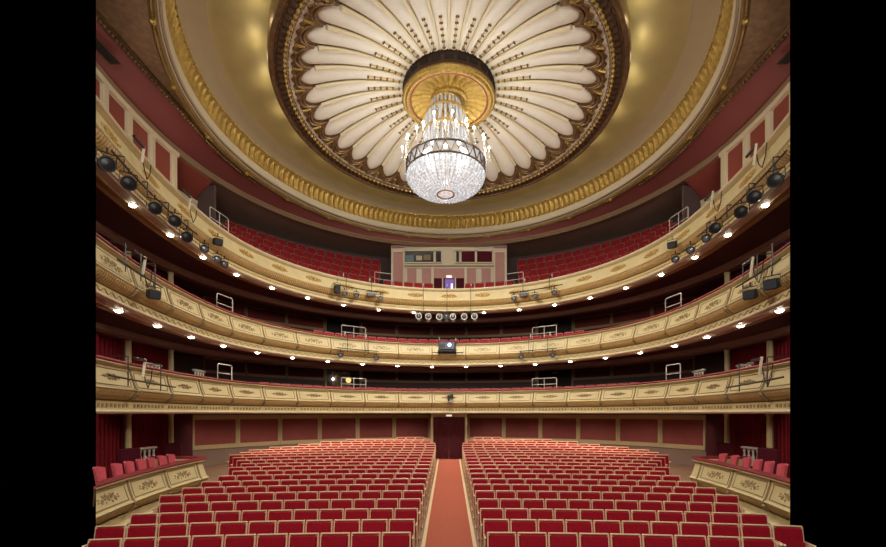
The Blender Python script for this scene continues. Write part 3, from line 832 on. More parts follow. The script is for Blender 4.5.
# drop strands on the bowl's face
for k in range(48):
    a = 2*PI*k/48; s_ = MB()
    for i in range(1, 13):
        t = i/13*0.90; q = t*PI/2; r = RR*math.cos(q)**0.85+0.012; s_.sphere((r*math.cos(a), r*math.sin(a), cz(RIM-DEP*math.sin(q))), 0.042*(1-0.4*t), 6, 4, (0.8, 0.8, 1.25))
    s_.tube([((RR*math.cos(i/12*0.9*PI/2)**0.85)*math.cos(a), (RR*math.cos(i/12*0.9*PI/2)**0.85)*math.sin(a), cz(RIM-DEP*math.sin(i/12*0.9*PI/2))) for i in range(13)], 0.015, 4)
    s_.build('crystal_strand', 'crystal', ch, smooth=True)
m = MB(); m.lathe([(0.30, cz(7.93)), (0.33, cz(7.92)), (0.33, cz(7.885)), (0.29, cz(7.88)), (0.27, cz(7.90))], 32); m.build('finial_ring', 'gilt', ch, smooth=True)
m = MB(); m.lathe([(0.28, cz(7.90)), (0.16, cz(7.87)), (0.05, cz(7.85)), (0.0, cz(7.82))], 24); m.build('finial', 'crystal_bowl', ch, smooth=True)
# zigzag crown band
for h, nm in ((RIM, 'lower_hoop'), (RIM+0.41, 'upper_hoop')):
    m = MB(); m.lathe([(RR+0.0, cz(h-0.022)), (RR+0.035, cz(h-0.022)), (RR+0.035, cz(h+0.03)), (RR, cz(h+0.03)), (RR, cz(h-0.022))], 72); m.build(nm, 'bronze_dark', ch, smooth=True)
m = MB(); NZ = 26; P = []
for i in range(2*NZ):
    a = 2*PI*i/(2*NZ); P.append(((RR+0.018)*math.cos(a), (RR+0.018)*math.sin(a), cz(RIM+(0.39 if i % 2 else 0.02))))
m.tube(P, 0.026, 4, closed=True); m.build('zigzag', 'bronze_dark', ch)
m = MB(); m.lathe([(RR-0.02, cz(RIM)), (RR-0.02, cz(RIM+0.41))], 72); m.build('crown_glass', 'crystal', ch, smooth=True)
# candle arms
for k in range(26):
    a = 2*PI*(k+0.5)/26; ca, sa = math.cos(a), math.sin(a); out = 0.16 if k % 2 else 0.05; top = RIM+(0.82 if k % 2 else 0.95)
    am = MB(); am.tube([(RR*ca, RR*sa, cz(RIM+0.41)), ((RR+out*0.7)*ca, (RR+out*0.7)*sa, cz(RIM+0.44)), ((RR+out)*ca, (RR+out)*sa, cz(RIM+0.52)), ((RR+out)*ca, (RR+out)*sa, cz(top-0.18))], 0.013, 5)
    am.lathe([(0.0, cz(top-0.20)), (0.055, cz(top-0.17)), (0.06, cz(top-0.155)), (0.0, cz(top-0.16))], 10, ((RR+out)*ca, (RR+out)*sa, 0))
    arm = am.build('candle_arm', 'seat_knob', ch, smooth=True)
    c = MB(); c.lathe([(0.0, cz(top)), (0.018, cz(top)), (0.018, cz(top-0.16)), (0.0, cz(top-0.16))], 8, ((RR+out)*ca, (RR+out)*sa, 0)); c.build('candle', 'white_paint', arm, smooth=True)
    c = MB(); c.sphere(((RR+out)*ca, (RR+out)*sa, cz(top+0.055)), 0.034, 8, 6, (1, 1, 1.7)); c.build('flame_bulb', 'candle_bulb', arm, smooth=True)
    c = MB()
    for i in range(4): c.sphere(((RR+out+0.03)*ca, (RR+out+0.03)*sa, cz(top-0.22-0.075*i)), 0.03, 6, 4, (0.8, 0.8, 1.2))
    c.build('pendant', 'crystal', arm, smooth=True)
# column of long glass rods
for ring, (r, n, h0, h1) in enumerate(((0.80, 26, RIM+0.50, RIM+1.50), (0.74, 22, RIM+1.30, RIM+2.15), (0.56, 24, RIM+1.95, RIM+2.60))):
    for k in range(n):
        a = 2*PI*(k+0.5*ring)/n; dz = 0.12*(k % 2); t = MB()
        x, y = r*math.cos(a), r*math.sin(a)
        t.tube([(x*1.06, y*1.06, cz(h0+dz)), (x, y, cz(h0+0.12+dz)), (x*0.97, y*0.97, cz(h1-0.1)), (x*0.93, y*0.93, cz(h1))], [0.008, 0.045, 0.036, 0.012], 6)
        t.sphere((x*1.06, y*1.06, cz(h0-0.03+dz)), 0.035, 6, 4); t.build('glass_rod', 'crystal', ch, smooth=True)
for r, h in ((0.80, RIM+1.51), (0.74, RIM+2.16), (0.54, RIM+2.61)):
    m = MB(); m.lathe([(r-0.07, cz(h-0.02)), (r, cz(h-0.02)), (r, cz(h+0.03)), (r-0.07, cz(h+0.03)), (r-0.07, cz(h-0.02))], 40); m.build('tier_hoop', 'gilt', ch)
for k in range(8):
    a = 2*PI*k/8; m = MB(); m.sphere((0.45*math.cos(a), 0.45*math.sin(a), cz(RIM+0.55+0.2*(k % 2))), 0.05, 8, 6, (1, 1, 1.5)); m.build('inner_bulb', 'candle_bulb', ch, smooth=True)
for k in range(8):
    a = 2*PI*k/8+0.3; m = MB(); m.sphere((0.84*math.cos(a), 0.84*math.sin(a), cz(RIM+1.75)), 0.034, 8, 6, (1, 1, 1.6)); m.build('upper_bulb', 'candle_bulb', ch, smooth=True)
m = MB(); m.tube([(0, 0, cz(11.40)), (0, 0, cz(RIM+2.2))], 0.05, 8); m.build('suspension_rod', 'gilt', ch)
for k in range(8):
    a = 2*PI*k/8; m = MB(); m.tube([(0.03*math.cos(a), 0.03*math.sin(a), cz(RIM+0.75)), (0.8*math.cos(a), 0.8*math.sin(a), cz(RIM+0.5)), (RR*math.cos(a), RR*math.sin(a), cz(RIM+0.34))], 0.016, 5); m.build('spoke', 'gilt', ch)

# ------------------------------------------------------------------ upper side walls with pilasters
for sg in (-1, 1):
    w = MB(); w.sweep([HB.pn(sg*(14.7+0.3*i)) for i in range(26)], [(0.02, 8.3), (0.02, 12.5), (0.2, 12.5), (0.2, 8.3)], True)
    wl = tag(w.build(f'wall_{side(sg)}', 'wall_brick', clip=True), f'upper {side(sg)} side wall of brick red panels above the top balcony', 'wall', kind='structure')
    for i in range(5):
        s = sg*(14.75+1.09*i); x, y = HB.at(s, -0.02)
        if inview(x, y, 0.15):
            p = MB(); p.box((x, y, 10.4), (0.24, 0.14, 4.2), rz=HB.ang(s), ch=0.02)
            p.box((x, y, 12.38), (0.34, 0.22, 0.18), rz=HB.ang(s), ch=0.02); p.build('pilaster', 'cream_light', wl, clip=True)
    tr = MB(); tr.sweep([HB.pn(sg*(14.6+0.3*i)) for i in range(26)], [(-0.12, 12.30), (-0.15, 12.42), (-0.05, 12.52), (0.1, 12.52), (0.1, 12.30)], True); tr.build('wall_cornice', 'cream_light', wl, clip=True)
    # recess behind the corner pilaster
    x, y = HB.at(sg*14.4, 1.0)
    r = empty('wall_recess', (0, 0, 0), 0, f'red panelled recess beside the corner pilaster, {side(sg)} end of the top gallery', 'recess')
    m = MB(); m.sweep([HB.pn(sg*(12.7+0.2*i)) for i in range(11)], [(1.0, 8.3), (1.0, 11.75), (1.15, 11.75), (1.15, 8.3)], True); m.build('recess_panel', 'wall_brick', r, clip=True)
    m = MB(); m.sweep([HB.pn(sg*(12.7+0.2*i)) for i in range(11)], [(0.9, 11.62), (0.86, 11.76), (1.1, 11.80), (1.1, 11.62)], True)
    x, y = HB.at(sg*12.8, 1.0); m.box((x, y, 10.0), (0.26, 0.16, 3.5), rz=HB.ang(sg*12.8)); m.build('recess_trim', 'cream_light', r, clip=True)
    m = MB(); m.sweep([HB.pn(sg*(12.7+0.2*i)) for i in range(11)], [(0.12, 12.44), (1.1, 11.80), (1.1, 11.9), (0.12, 12.5)], True); m.build('recess_soffit', 'wall_brick', r, clip=True)
    x, y = HB.at(sg*12.62, 0.6); m = MB(); m.box((x, y, 10.3), (0.10, 1.1, 4.0), rz=HB.ang(sg*12.62)); m.build('end_cheek', 'wall_dark', r)

# ------------------------------------------------------------------ columns, curtains, balustrades of the side boxes
COLS = [(9.67, 14.95), (9.70, 13.0)]
def column(x, y, z0, z1, label):
    t = empty('column', (x, y, z0), 0, label, 'column', 'box columns'); h = z1-z0
    m = MB(); m.box((0, 0, 0.08), (0.26, 0.26, 0.16), ch=0.015); m.build('base', 'wall_frame', t)
    m = MB(); m.lathe([(0.09, 0.16), (0.095, 0.2), (0.088, 0.5), (0.08, h-0.16)], 16, mod=lambda a, j, r, z: (r*(1+0.05*math.cos(8*a)), z)); m.build('shaft', 'cream', t, smooth=True)
    m = MB(); m.lathe([(0.08, h-0.16), (0.10, h-0.13), (0.09, h-0.10), (0.12, h-0.06), (0.12, h-0.05)], 16); m.box((0, 0, h-0.025), (0.26, 0.26, 0.05)); m.build('capital', 'cream', t, smooth=True)
LV = [('stalls', 0.85, 3.05), ('lowest balcony', 3.33, 5.30), ('middle balcony', 5.73, 7.98)]
for sg in (-1, 1):
    for ln, z0, z1 in LV:
        for i, (x, y) in enumerate(COLS):
            column(sg*x, y, z0, z1, f'cream column at the {ln} boxes, {"nearer the back wall" if i == 0 else "nearer the stage"}, {side(sg)} side')
def drape(name, p, q, z0, z1, mt, label, sub=0.16, amp=0.05):
    d = Vector((q[0]-p[0], q[1]-p[1], 0)); L = d.length
    o = MB(); wavy(o, 0, L, 0, 0, z1-z0, amp, sub)
    rz = math.atan2(d.y, d.x)
    c, s_ = math.cos(rz), math.sin(rz)
    o.v = [(p[0]+x*c-y*s_, p[1]+x*s_+y*c, z0+z) for x, y, z in o.v]
    ob = o.build(name, mt, clip=True, smooth=True, fill=False)
    return tag(ob, label, 'curtain', 'box curtains')
for sg in (-1, 1):
    for ln, z0, z1 in LV:
        a = (sg*10.08, 15.40); b = (sg*10.0, 13.0); c = (sg*9.85, 10.2); e = (sg*11.55, 19.3)
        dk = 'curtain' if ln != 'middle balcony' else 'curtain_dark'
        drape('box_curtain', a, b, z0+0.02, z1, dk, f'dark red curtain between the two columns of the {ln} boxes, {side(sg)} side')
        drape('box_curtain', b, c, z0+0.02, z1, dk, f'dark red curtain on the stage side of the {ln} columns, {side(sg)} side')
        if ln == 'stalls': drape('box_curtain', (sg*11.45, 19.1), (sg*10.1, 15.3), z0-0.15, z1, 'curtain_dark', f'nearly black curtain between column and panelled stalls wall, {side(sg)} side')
def balustrade(x, y, z, rz, L, label):
    t = empty('balustrade', (x, y, z), rz, label, 'balustrade', 'white box balustrades')
    m = MB(); m.box((0, 0, 0.56), (L, 0.14, 0.07), ch=0.02); m.build('handrail', 'white_paint', t)
    m = MB(); m.box((0, 0, 0.03), (L, 0.13, 0.06), ch=0.015); m.build('plinth', 'white_paint', t)
    n = max(3, int(L/0.2))
    for i in range(n):
        b = MB(); b.lathe([(0.035, 0.06), (0.04, 0.09), (0.025, 0.13), (0.05, 0.22), (0.045, 0.28), (0.022, 0.38), (0.03, 0.44), (0.04, 0.47), (0.035, 0.525)], 10, (-L/2+L*(i+0.5)/n, 0, 0)); b.build('baluster', 'white_paint', t, smooth=True)
for sg in (-1, 1):
    for j, (y0, zb) in enumerate(((13.5, 1.33), (11.15, 1.33))):
        x = sg*(9.55 if j == 0 else 9.30)
        if not inview(x, y0, 0.1): continue
        lab = 'short white balustrade between the stalls box columns' if j == 0 else 'white balustrade nearest the stage behind the stalls box chairs'
        balustrade(x, y0, zb, PI/2, 1.0, f'{lab}, {side(sg)} side')
        m = MB(); m.box((x, y0, (0.85+zb)/2), (0.16, 1.5, zb-0.85))
        tag(m.build('box_dado', 'velvet_maroon', clip=True), f'low maroon wall under the {"balustrade between the columns" if j == 0 else "balustrade nearest the stage"}, {side(sg)} side', 'dado')
    for j, (y0, x) in enumerate(((15.75, 9.15), (13.75, 9.45), (11.75, 9.35))):
        x *= sg
        if not inview(x, y0, -0.35): continue
        w = ('beyond the rear column', 'between the columns', 'nearest the stage')[j]
        balustrade(x, y0, 3.98, PI/2-sg*0.1, 0.8, f'white balustrade of the lowest balcony boxes, {w}, {side(sg)} side')
        m = MB(); m.box((x, y0, 3.65), (0.16, 0.9, 0.65)); tag(m.build('box_dado', 'velvet_maroon', clip=True), f'low maroon wall under the lowest balcony balustrade {w}, {side(sg)} side', 'dado')

# ------------------------------------------------------------------ stalls side boxes
ZB = 1.62
def box_path(sg):
    def f(step):
        out = []
        pts = []
        s0 = 12.55; n = int((SMAX-s0)/step)
        for i in range(n+1): 
            x, y, nx, ny = FRONT.pn(SMAX+(s0-SMAX)*i/n); pts.append((x, y))
        x, y, nx, ny = FRONT.pn(s0)
        # rounded corner that turns outward, then a return towards the wall
        r = 0.38; cx, cy_ = x+nx*r, y+ny*r
        a0 = math.atan2(-ny, -nx)
        na = max(6, int(r*PI/2/step))
        for i in range(1, na+1):
            a = a0-PI/2*i/na; pts.append((cx+r*math.cos(a), cy_+r*math.sin(a)))
        tx, ty = nx, ny
        px, py = pts[-1]; nl = max(2, int(1.5/step))
        for i in range(1, nl+1): pts.append((px+tx*1.5*i/nl, py+ty*1.5*i/nl))
        if True:
            for i, (x, y) in enumerate(pts):
                p = pts[max(0, i-1)]; q = pts[min(len(pts)-1, i+1)]; dx, dy = q[0]-p[0], q[1]-p[1]; L = math.hypot(dx, dy)
                out.append((sg*x, y, sg*dy/L, -dx/L))
        return out
    return f
for sg in (-1, 1):
    bx = empty('stalls_box', (0, 0, 0), 0, f'cream bellied stalls box with red cushioned rail, {side(sg)} side', 'theatre box', 'stalls side boxes')
    parapet_parts(bx, box_path(sg), ZB, 'low', 0.10)
    m = MB(); m.sweep(box_path(sg)(0.3), [(-0.10, ZB-1.16), (-0.13, ZB-1.20), (-0.05, ZB-1.25), (-0.05, -0.1), (0.3, -0.1), (0.3, ZB-1.16)], True); m.build('plinth', 'cream', bx, clip=True)
    V = []
    sl = MB(); sl.sweep([FRONT.pn(sg*(12.3+0.3*i)) for i in range(22)], [(0.1, 0.65), (0.1, 0.85), (4.2, 0.85), (4.2, 0.65)], True); sl.build('box_floor', 'wall_red_dark', bx, clip=True)
    for k in range(7, 12):
        c = sg*(k*PP+0.845-0.0)
        for kind, cc in (('orn', sg*(k+0.0)*PP+sg*PP*1.0),):
            cc = sg*(12.675+PP*(k-7)+PP/2+0.12); x, y = FRONT.at(cc, -0.2)
            if inview(x, y, -0.1): ornament(cc, ZB, 'scrolls').build('ornament', 'ornament_soft', bx, clip=True, fill=False)
            if inview(x, y, 0.9):
                fr = MB(); a, b = cc-PP/2+0.14, cc+PP/2-0.14; uv = []
                for (u0, w0), (u1, w1) in (((a, -0.215), (b, -0.215)), ((b, -0.215), (b, -0.56)), ((b, -0.56), (a, -0.56)), ((a, -0.56), (a, -0.215))):
                    uv += [(u0+(u1-u0)*i/7, w0+(w1-w0)*i/7) for i in range(7)]
                fr.tube([fmap(u, w, ZB, 0.003) for u, w in uv], 0.012, 5, closed=True); fr.build('panel_moulding', 'cream_line', bx, clip=True, fill=False)
            dd = cc-sg*PP/2; x, y = FRONT.at(dd, -0.2)
            if inview(x, y, -0.1):
                d = MB(); P = [fmap(dd, -w, ZB, 0.012) for w in (0.10, 0.16, 0.25, 0.35, 0.45, 0.55, 0.62)]
                for w, oo in ((0.66, -0.185), (0.72, -0.18), (0.80, -0.12), (0.87, -0.03)):
                    xx, yy = FRONT.at(dd, oo); P.append((xx, yy, ZB-w))
                d.tube(P, [0.022]*3+[0.028]*3+[0.034]*2+[0.05, 0.045, 0.02], 6); d.build('divider', 'ornament_brown', bx, smooth=True)
    m = MB()
    for k in range(9):
        s = sg*(13.1+0.62*k); x, y = FRONT.at(s, -0.07)
        if inview(x, y, -0.1): m.sphere((x, y, ZB-1.36), 0.05, 8, 5)
    m.build('plinth_bosses', 'gilt', bx, smooth=True)
# chairs in the boxes
def box_chair():
    r = empty('box_chair')
    m = MB(); V = []; F = []
    for j in range(6):                                  # shaped back, wider at the top and curved round the sitter
        t = j/5; z = 0.45+0.45*t
        for i in range(7):
            b = -1+2*i/6; w = 0.125+0.025*t; V.append((w*b, -0.07*b*b+0.18+0.07*t, z-(0.03*b*b if j == 5 else 0)))
    n0 = len(V)
    V += [(x, y+0.06, z) for x, y, z in V[:n0]]
    for j in range(5):
        for i in range(6):
            a = j*7+i; F += [(a, a+1, a+8, a+7), (n0+a, n0+a+7, n0+a+8, n0+a+1)]
    for i in range(6): F += [(35+i, 36+i, n0+36+i, n0+35+i), (i+1, i, n0+i, n0+i+1)]
    for j in range(5): F += [(j*7, j*7+7, n0+j*7+7, n0+j*7), (j*7+6, n0+j*7+6, n0+j*7+13, j*7+13)]
    m.add(V, F); m.build('backrest', 'velvet_pink', r, smooth=True)
    m = MB(); m.box((0, 0, 0.43), (0.38, 0.42, 0.09), ch=0.03); m.build('seat', 'velvet_pink', r)
    for sx in (-1, 1):
        for sy in (-1, 1):
            l = MB(); l.tube([(sx*0.16, sy*0.18, 0.40), (sx*0.17, sy*0.20, 0.0)], [0.022, 0.015], 6); l.build('leg', 'bronze', r)
    return r
bc = box_chair(); first = True
def s_for_px(px, o):
    best = None
    for i in range(1100, 1800):
        for sg in (-1, 1):
            s = sg*i/100; x, y = FRONT.at(s, o); d = abs(449+430*x/y-px)
            if best is None or d < best[0]: best = (d, s)
    return best[1]
for sg, lst in ((-1, (108, 125, 137, 148, 158, 168, 177)), (1, (717, 728, 740, 750, 761, 774))):
    for j, px in enumerate(lst[::-1] if sg < 0 else lst):
        s = s_for_px(px, 0.55); x, y = FRONT.at(s, 0.55)
        if first: o = bc; first = False
        else: o = copy_tree(bc)
        setpose(o, (x, y, 0.85), FRONT.ang(s)*0.95+random.uniform(-0.08, 0.08))
        tag(o, f'pink velvet chair behind the {side(sg)} stalls box rail, {nth(j+1)} from its rounded end', 'chair', f'chairs in the {side(sg)} stalls box')
def high_chair(x, y, rz, label):
    r = empty('high_backed_chair', (x, y, 0.85), rz, label, 'chair', 'maroon high-backed chairs')
    m = MB(); m.box((0, 0.2, 0.78), (0.56, 0.09, 0.72), rx=math.radians(-6), ch=0.05); m.build('backrest', 'velvet_maroon', r)
    m = MB(); m.box((0, 0, 0.42), (0.52, 0.46, 0.12), ch=0.04); m.build('seat', 'velvet_maroon', r)
    for sx in (-1, 1):
        for sy in (-1, 1):
            l = MB(); l.box((sx*0.22, sy*0.19, 0.19), (0.045, 0.045, 0.38), ch=0.008); l.build('leg', 'bronze', r)
for sg in (-1, 1):
    for j, (yy, xx) in enumerate(((14.45, 9.15), (12.35, 9.05))):
        high_chair(sg*xx, yy, -sg*(PI/2-0.5), f'maroon high-backed chair at the {side(sg)} stalls box, {"by the rear column" if j == 0 else "by the column nearer the stage"}')

# ------------------------------------------------------------------ control room in the gallery
BY = 24.45
bo = empty('control_room', (0, BY, ZG), 0, 'pale panelled control room booth with dark windows in the middle of the top gallery', 'booth')
def bz(h): return EYE+h-ZG
BW = 3.26; TOP = bz(9.55)
m = MB(); m.box((0, 0.6, TOP/2), (2*BW, 1.0, TOP)); m.build('booth_wall', 'booth_white', bo)
for sg in (-1, 1):
    m = MB(); m.box((sg*(BW-0.36), 0.08, TOP/2), (0.50, 0.06, TOP-0.25)); m.build('pilaster_panel', 'pink_panel', bo)
    m = MB()
    for q in (-0.33, 0.33): m.box((sg*(BW-0.36)+q, 0.05, TOP/2), (0.13, 0.12, TOP), ch=0.02)
    m.box((sg*(BW-0.36), 0.04, TOP-0.30), (0.6, 0.12, 0.22)); m.build('pilaster', 'booth_white', bo)
    m = MB(); m.box((sg*(BW-0.36), 0.0, TOP-0.10), (0.72, 0.2, 0.16), ch=0.03); m.build('pilaster_capital', 'pink_panel', bo)
    for xx in (2.12, 1.28):
        m = MB(); m.box((sg*xx, 0.07, bz(7.75)), (0.52, 0.06, 1.05)); m.build('wall_panel', 'pink_panel', bo)
    m = MB(); m.tube([(sg*1.45, -0.35, bz(7.0)), (sg*0.95, -0.75, bz(6.6))], 0.03, 6); m.build('handrail', 'wall_frame', bo)
m = MB(); m.box((0, 0.02, bz(8.42)), (2*BW-1.3, 0.14, 0.10), ch=0.02); m.box((0, 0.05, bz(8.28)), (2*BW-1.4, 0.08, 0.08)); m.build('cornice', 'booth_white', bo)
m = MB()
for i in range(44): m.box((-2.5+5.0*i/43, -0.02, bz(8.34)), (0.05, 0.08, 0.06))
m.build('dentil_course', 'ornament_brown', bo)
for sg, x0, x1, kd in ((-1, -2.55, -0.85, 'glass'), (-1, -0.78, -0.42, 'glass'), (1, 0.38, 0.60, 'glass'), (1, 0.68, 1.50, 'red'), (1, 1.56, 2.48, 'red')):
    m = MB(); m.box(((x0+x1)/2, 0.06, bz(8.88)), (x1-x0, 0.08, 0.66)); w = m.build('window', 'glass_dark' if kd == 'glass' else 'velvet_maroon', bo, label='dark control room window' if kd == 'glass' else 'control room window closed by a dark red blind')
    f = MB(); c = (x0+x1)/2
    for q in (x0, x1): f.box((q, 0.0, bz(8.88)), (0.06, 0.1, 0.72))
    for q in (-0.34, 0.34): f.box((c, 0.0, bz(8.88)+q), (x1-x0+0.06, 0.1, 0.06))
    f.build('window_frame', 'booth_white', w)
    if x1-x0 > 1.2:
        f = MB(); f.box((x0+0.32, 0.01, bz(8.80)), (0.45, 0.03, 0.34)); f.build('lit_desk', 'interior_blue', w, label='blue lit desk behind the glass')
        f = MB(); f.box((x0+0.85, 0.01, bz(8.82)), (0.34, 0.03, 0.26)); f.build('pale_equipment', 'moulding_grey', w)
        f = MB(); f.box((x0+1.3, 0.01, bz(8.85)), (0.4, 0.03, 0.3)); f.build('brown_equipment', 'ornament_brown', w)
m = MB(); m.box((0, 0.06, bz(7.95)), (1.76, 0.06, 0.62)); m.build('over_door_panel', 'pink_panel', bo)
m = MB()
for q in (-0.94, 0.94): m.box((q, 0.0, bz(7.5)), (0.16, 0.2, 1.6), ch=0.02)
m.build('door_frame', 'booth_white', bo)
m = MB(); m.box((0, 0.05, bz(7.25)), (1.72, 0.06, 0.85)); m.build('door_curtain', 'velvet_maroon', bo)
m = MB(); m.box((0.02, 0.0, bz(7.2)), (0.52, 0.06, 0.8)); m.build('open_door', 'violet_lit', bo, label='doorway glowing violet')
m = MB(); m.box((0.16, -0.03, bz(7.15)), (0.12, 0.03, 0.4)); m.build('door_poster', 'sign_lit', bo)
m = MB()
for q in (-0.36, 0.36): m.box((q, -0.02, bz(7.25)), (0.07, 0.08, 0.85))
m.build('door_post', 'booth_white', bo)
m = MB(); m.box((0, -0.04, bz(7.74)), (0.30, 0.05, 0.12)); m.build('exit_sign', 'sign_lit', bo)

# ------------------------------------------------------------------ lamps under the balcony lips
def lip_lamp():
    t = empty('lip_lamp')
    m = MB(); m.lathe([(0.0, 0.06), (0.085, 0.06), (0.10, 0.02), (0.10, 0.0), (0.085, -0.005)], 14); m.build('housing', 'white_paint', t, smooth=True)
    m = MB(); m.lathe([(0.085, 0.0), (0.07, -0.022), (0.035, -0.038), (0.0, -0.042)], 12); m.build('bulb', 'bulb', t, smooth=True)
    return t
lp = lip_lamp(); first = True
LAMPS = []
for ti, tn, zr, ss in ((1, 'middle', 6.55, [(k+0.5)*PP for k in range(10)]), (2, 'top', 9.24, [1.72*k for k in range(1, 11)])):
    for sg in (-1, 1):
        for j, s in enumerate(ss):
            x, y = FRONT.at(sg*s, 0.20)
            if not inview(x, y, -0.12): continue
            if first: o = lp; first = False
            else: o = copy_tree(lp)
            setpose(o, (x, y, zr-1.215), 0); LAMPS.append((x, y, zr-1.33))
            tag(o, f'small bright lamp under the {tn} balcony lip, {nth(j+1)} {side(sg)} of centre', 'lamp', f'lamps under the {tn} balcony')
# ------------------------------------------------------------------ stage spotlights and bars
def spot(name, r, L, lensm, yoke=0.0):
    t = empty(name)
    m = MB(); m.lathe([(0.0, L/2), (r*0.55, L/2), (r*0.8, L*0.38), (r, L*0.15), (r, -L/2+0.03), (r*1.08, -L/2+0.02), (r*1.08, -L/2), (r*0.9, -L/2), (r*0.88, -L/2+0.04)], 18)
    m.v = [(x, z, y) for x, y, z in m.v]              # lens end faces -Y
    m.build('housing', 'black_metal', t, smooth=True)
    m = MB(); m.lathe([(0.0, -0.01), (r*0.5, 0.0), (r*0.88, 0.02)], 16); m.v = [(x, z-L/2+0.02, y) for x, y, z in m.v]; m.build('lens', lensm, t, smooth=True)
    m = MB(); m.tube([(-r*1.15, 0, 0), (-r*1.15, 0, r*1.5), (r*1.15, 0, r*1.5), (r*1.15, 0, 0)], 0.014, 5); m.tube([(0, 0, r*1.5), (0, 0, r*1.5+0.10)], 0.02, 6); m.build('yoke', 'black_metal', t)
    return t
canp = spot('stage_spotlight', 0.135, 0.32, 'black_metal'); cfirst = True
smallp = spot('stage_spotlight', 0.105, 0.28, 'lens'); sfirst = True
def place_spot(big, s, z, o, rz, tilt, label, group):
    global cfirst, sfirst
    if big:
        if cfirst: t = canp; cfirst = False
        else: t = copy_tree(canp)
    else:
        if sfirst: t = smallp; sfirst = False
        else: t = copy_tree(smallp)
    x, y = FRONT.at(s, o); t.location = (x, y, z); t.rotation_euler = (tilt, 0, rz)
    tag(t, label, 'spotlight', group)
SP_L = [(-17.60, 7.86), (-16.72, 7.95), (-15.54, 7.97), (-14.54, 8.10), (-13.91, 7.93), (-12.90, 7.98), (-12.13, 7.94), (-11.71, 7.92)]
SP_R = [(16.98, 7.88), (16.06, 7.98), (15.45, 7.92), (14.12, 8.09), (13.63, 8.01), (12.72, 8.01), (11.82, 8.04)]
for lst, sg in ((SP_L, -1), (SP_R, 1)):
    for j, (s, z) in enumerate(sorted(lst, key=lambda q: abs(q[0]))):
        place_spot(j > 2, s, z, -0.30, FRONT.ang(s)*0.45, 0.35, f'black spotlight hanging from the top balcony, {nth(len(lst)-j)} from the stage end, {side(sg)} side', f'spotlights on the top balcony, {side(sg)} side')
for j, (s, z) in enumerate(((-5.37, 8.40), (-4.76, 8.42), (-3.53, 8.45), (3.33, 8.47), (4.40, 8.43), (5.4, 8.45))):
    place_spot(False, s, z, -0.34, FRONT.ang(s)*0.4, 0.3, f'small spotlight on a bar before the top balcony front, {("outermost", "second", "innermost", "innermost", "second", "outermost")[j]} {side(s)} of the control room', 'spotlights on the top balcony bars')
for j, (s, z) in enumerate(((-1.55, 7.77), (-1.06, 7.77), (-0.50, 7.77), (-0.14, 7.79), (0.20, 7.77), (0.78, 7.77), (1.30, 7.77))):
    t = spot('stage_spotlight', 0.115, 0.30, 'glass_dark'); x, y = FRONT.at(s, -0.15); t.location = (x, y, z); t.rotation_euler = (0.15, 0, -0.12*s)
    ring = MB(); ring.lathe([(0.125, 0.0), (0.155, 0.0), (0.155, 0.03), (0.125, 0.03), (0.125, 0)], 18); ring.v = [(a, c-0.16, b) for a, b, c in ring.v]
    ring.build('colour_frame', 'white_paint' if j != 3 else 'black_metal', t)
    fl = MB(); fl.box((0.02, -0.05, -0.19), (0.16, 0.03, 0.10), rx=0.3); fl.build('barn_door', 'grey_metal', t)
    tag(t, f'spotlight with pale ring under the middle of the top balcony, {nth(j+1)} from the left', 'spotlight', 'spotlights under the top balcony centre')
for j, (s, z) in enumerate(((-5.57, 5.61), (-3.74, 5.60), (3.69, 5.65), (5.32, 5.63))):
    place_spot(False, s, z, -0.34, FRONT.ang(s)*0.3, 0.2, f'small spotlight before the middle balcony front, {("outer", "inner", "inner", "outer")[j]} one {side(s)} of the projector', 'spotlights on the middle balcony')
def floodlight(s, z, o, label, w=0.27, h=0.22, m_='black_metal'):
    x, y = FRONT.at(s, o); t = empty('floodlight', (x, y, z), FRONT.ang(s)*0.5, label, 'floodlight')
    m = MB(); m.box((0, 0, 0), (w, 0.22, h), rx=0.3, ch=0.03); m.build('body', m_, t)
    m = MB(); m.box((0, -0.115, -0.035), (w*0.8, 0.012, h*0.75), rx=0.3); m.build('front_glass', 'lens' if m_ != 'black_metal' else 'glass_dark', t)
    m = MB(); m.tube([(-w*0.55, 0, 0), (-w*0.55, 0, h*0.8), (w*0.55, 0, h*0.8), (w*0.55, 0, 0)], 0.013, 5); m.tube([(0, 0, h*0.8), (0, 0, h*1.3)], 0.016, 5); m.build('bracket', 'black_metal', t)
floodlight(-15.69, 5.84, -0.36, 'square black floodlight hanging before the middle balcony, left side')
floodlight(15.97, 5.76, -0.36, 'square black floodlight before the middle balcony, right side, further from the stage')
floodlight(16.93, 5.72, -0.36, 'square black floodlight before the middle balcony, right side, nearer the stage')
floodlight(-12.19, 8.46, -0.36, 'tilted black floodlight on the top balcony face, left side')
floodlight(11.7, 8.55, -0.36, 'tilted black floodlight on the top balcony face, right side')
floodlight(-5.75, 8.52, -0.36, 'dark tilted floodlight at the outer end of the left top balcony bar', 0.26, 0.36)
floodlight(-3.99, 8.56, -0.36, 'pale flat floodlight on the left top balcony bar', 0.42, 0.16, 'grey_metal')
floodlight(3.84, 8.58, -0.36, 'pale flat floodlight on the right top balcony bar', 0.42, 0.16, 'grey_metal')
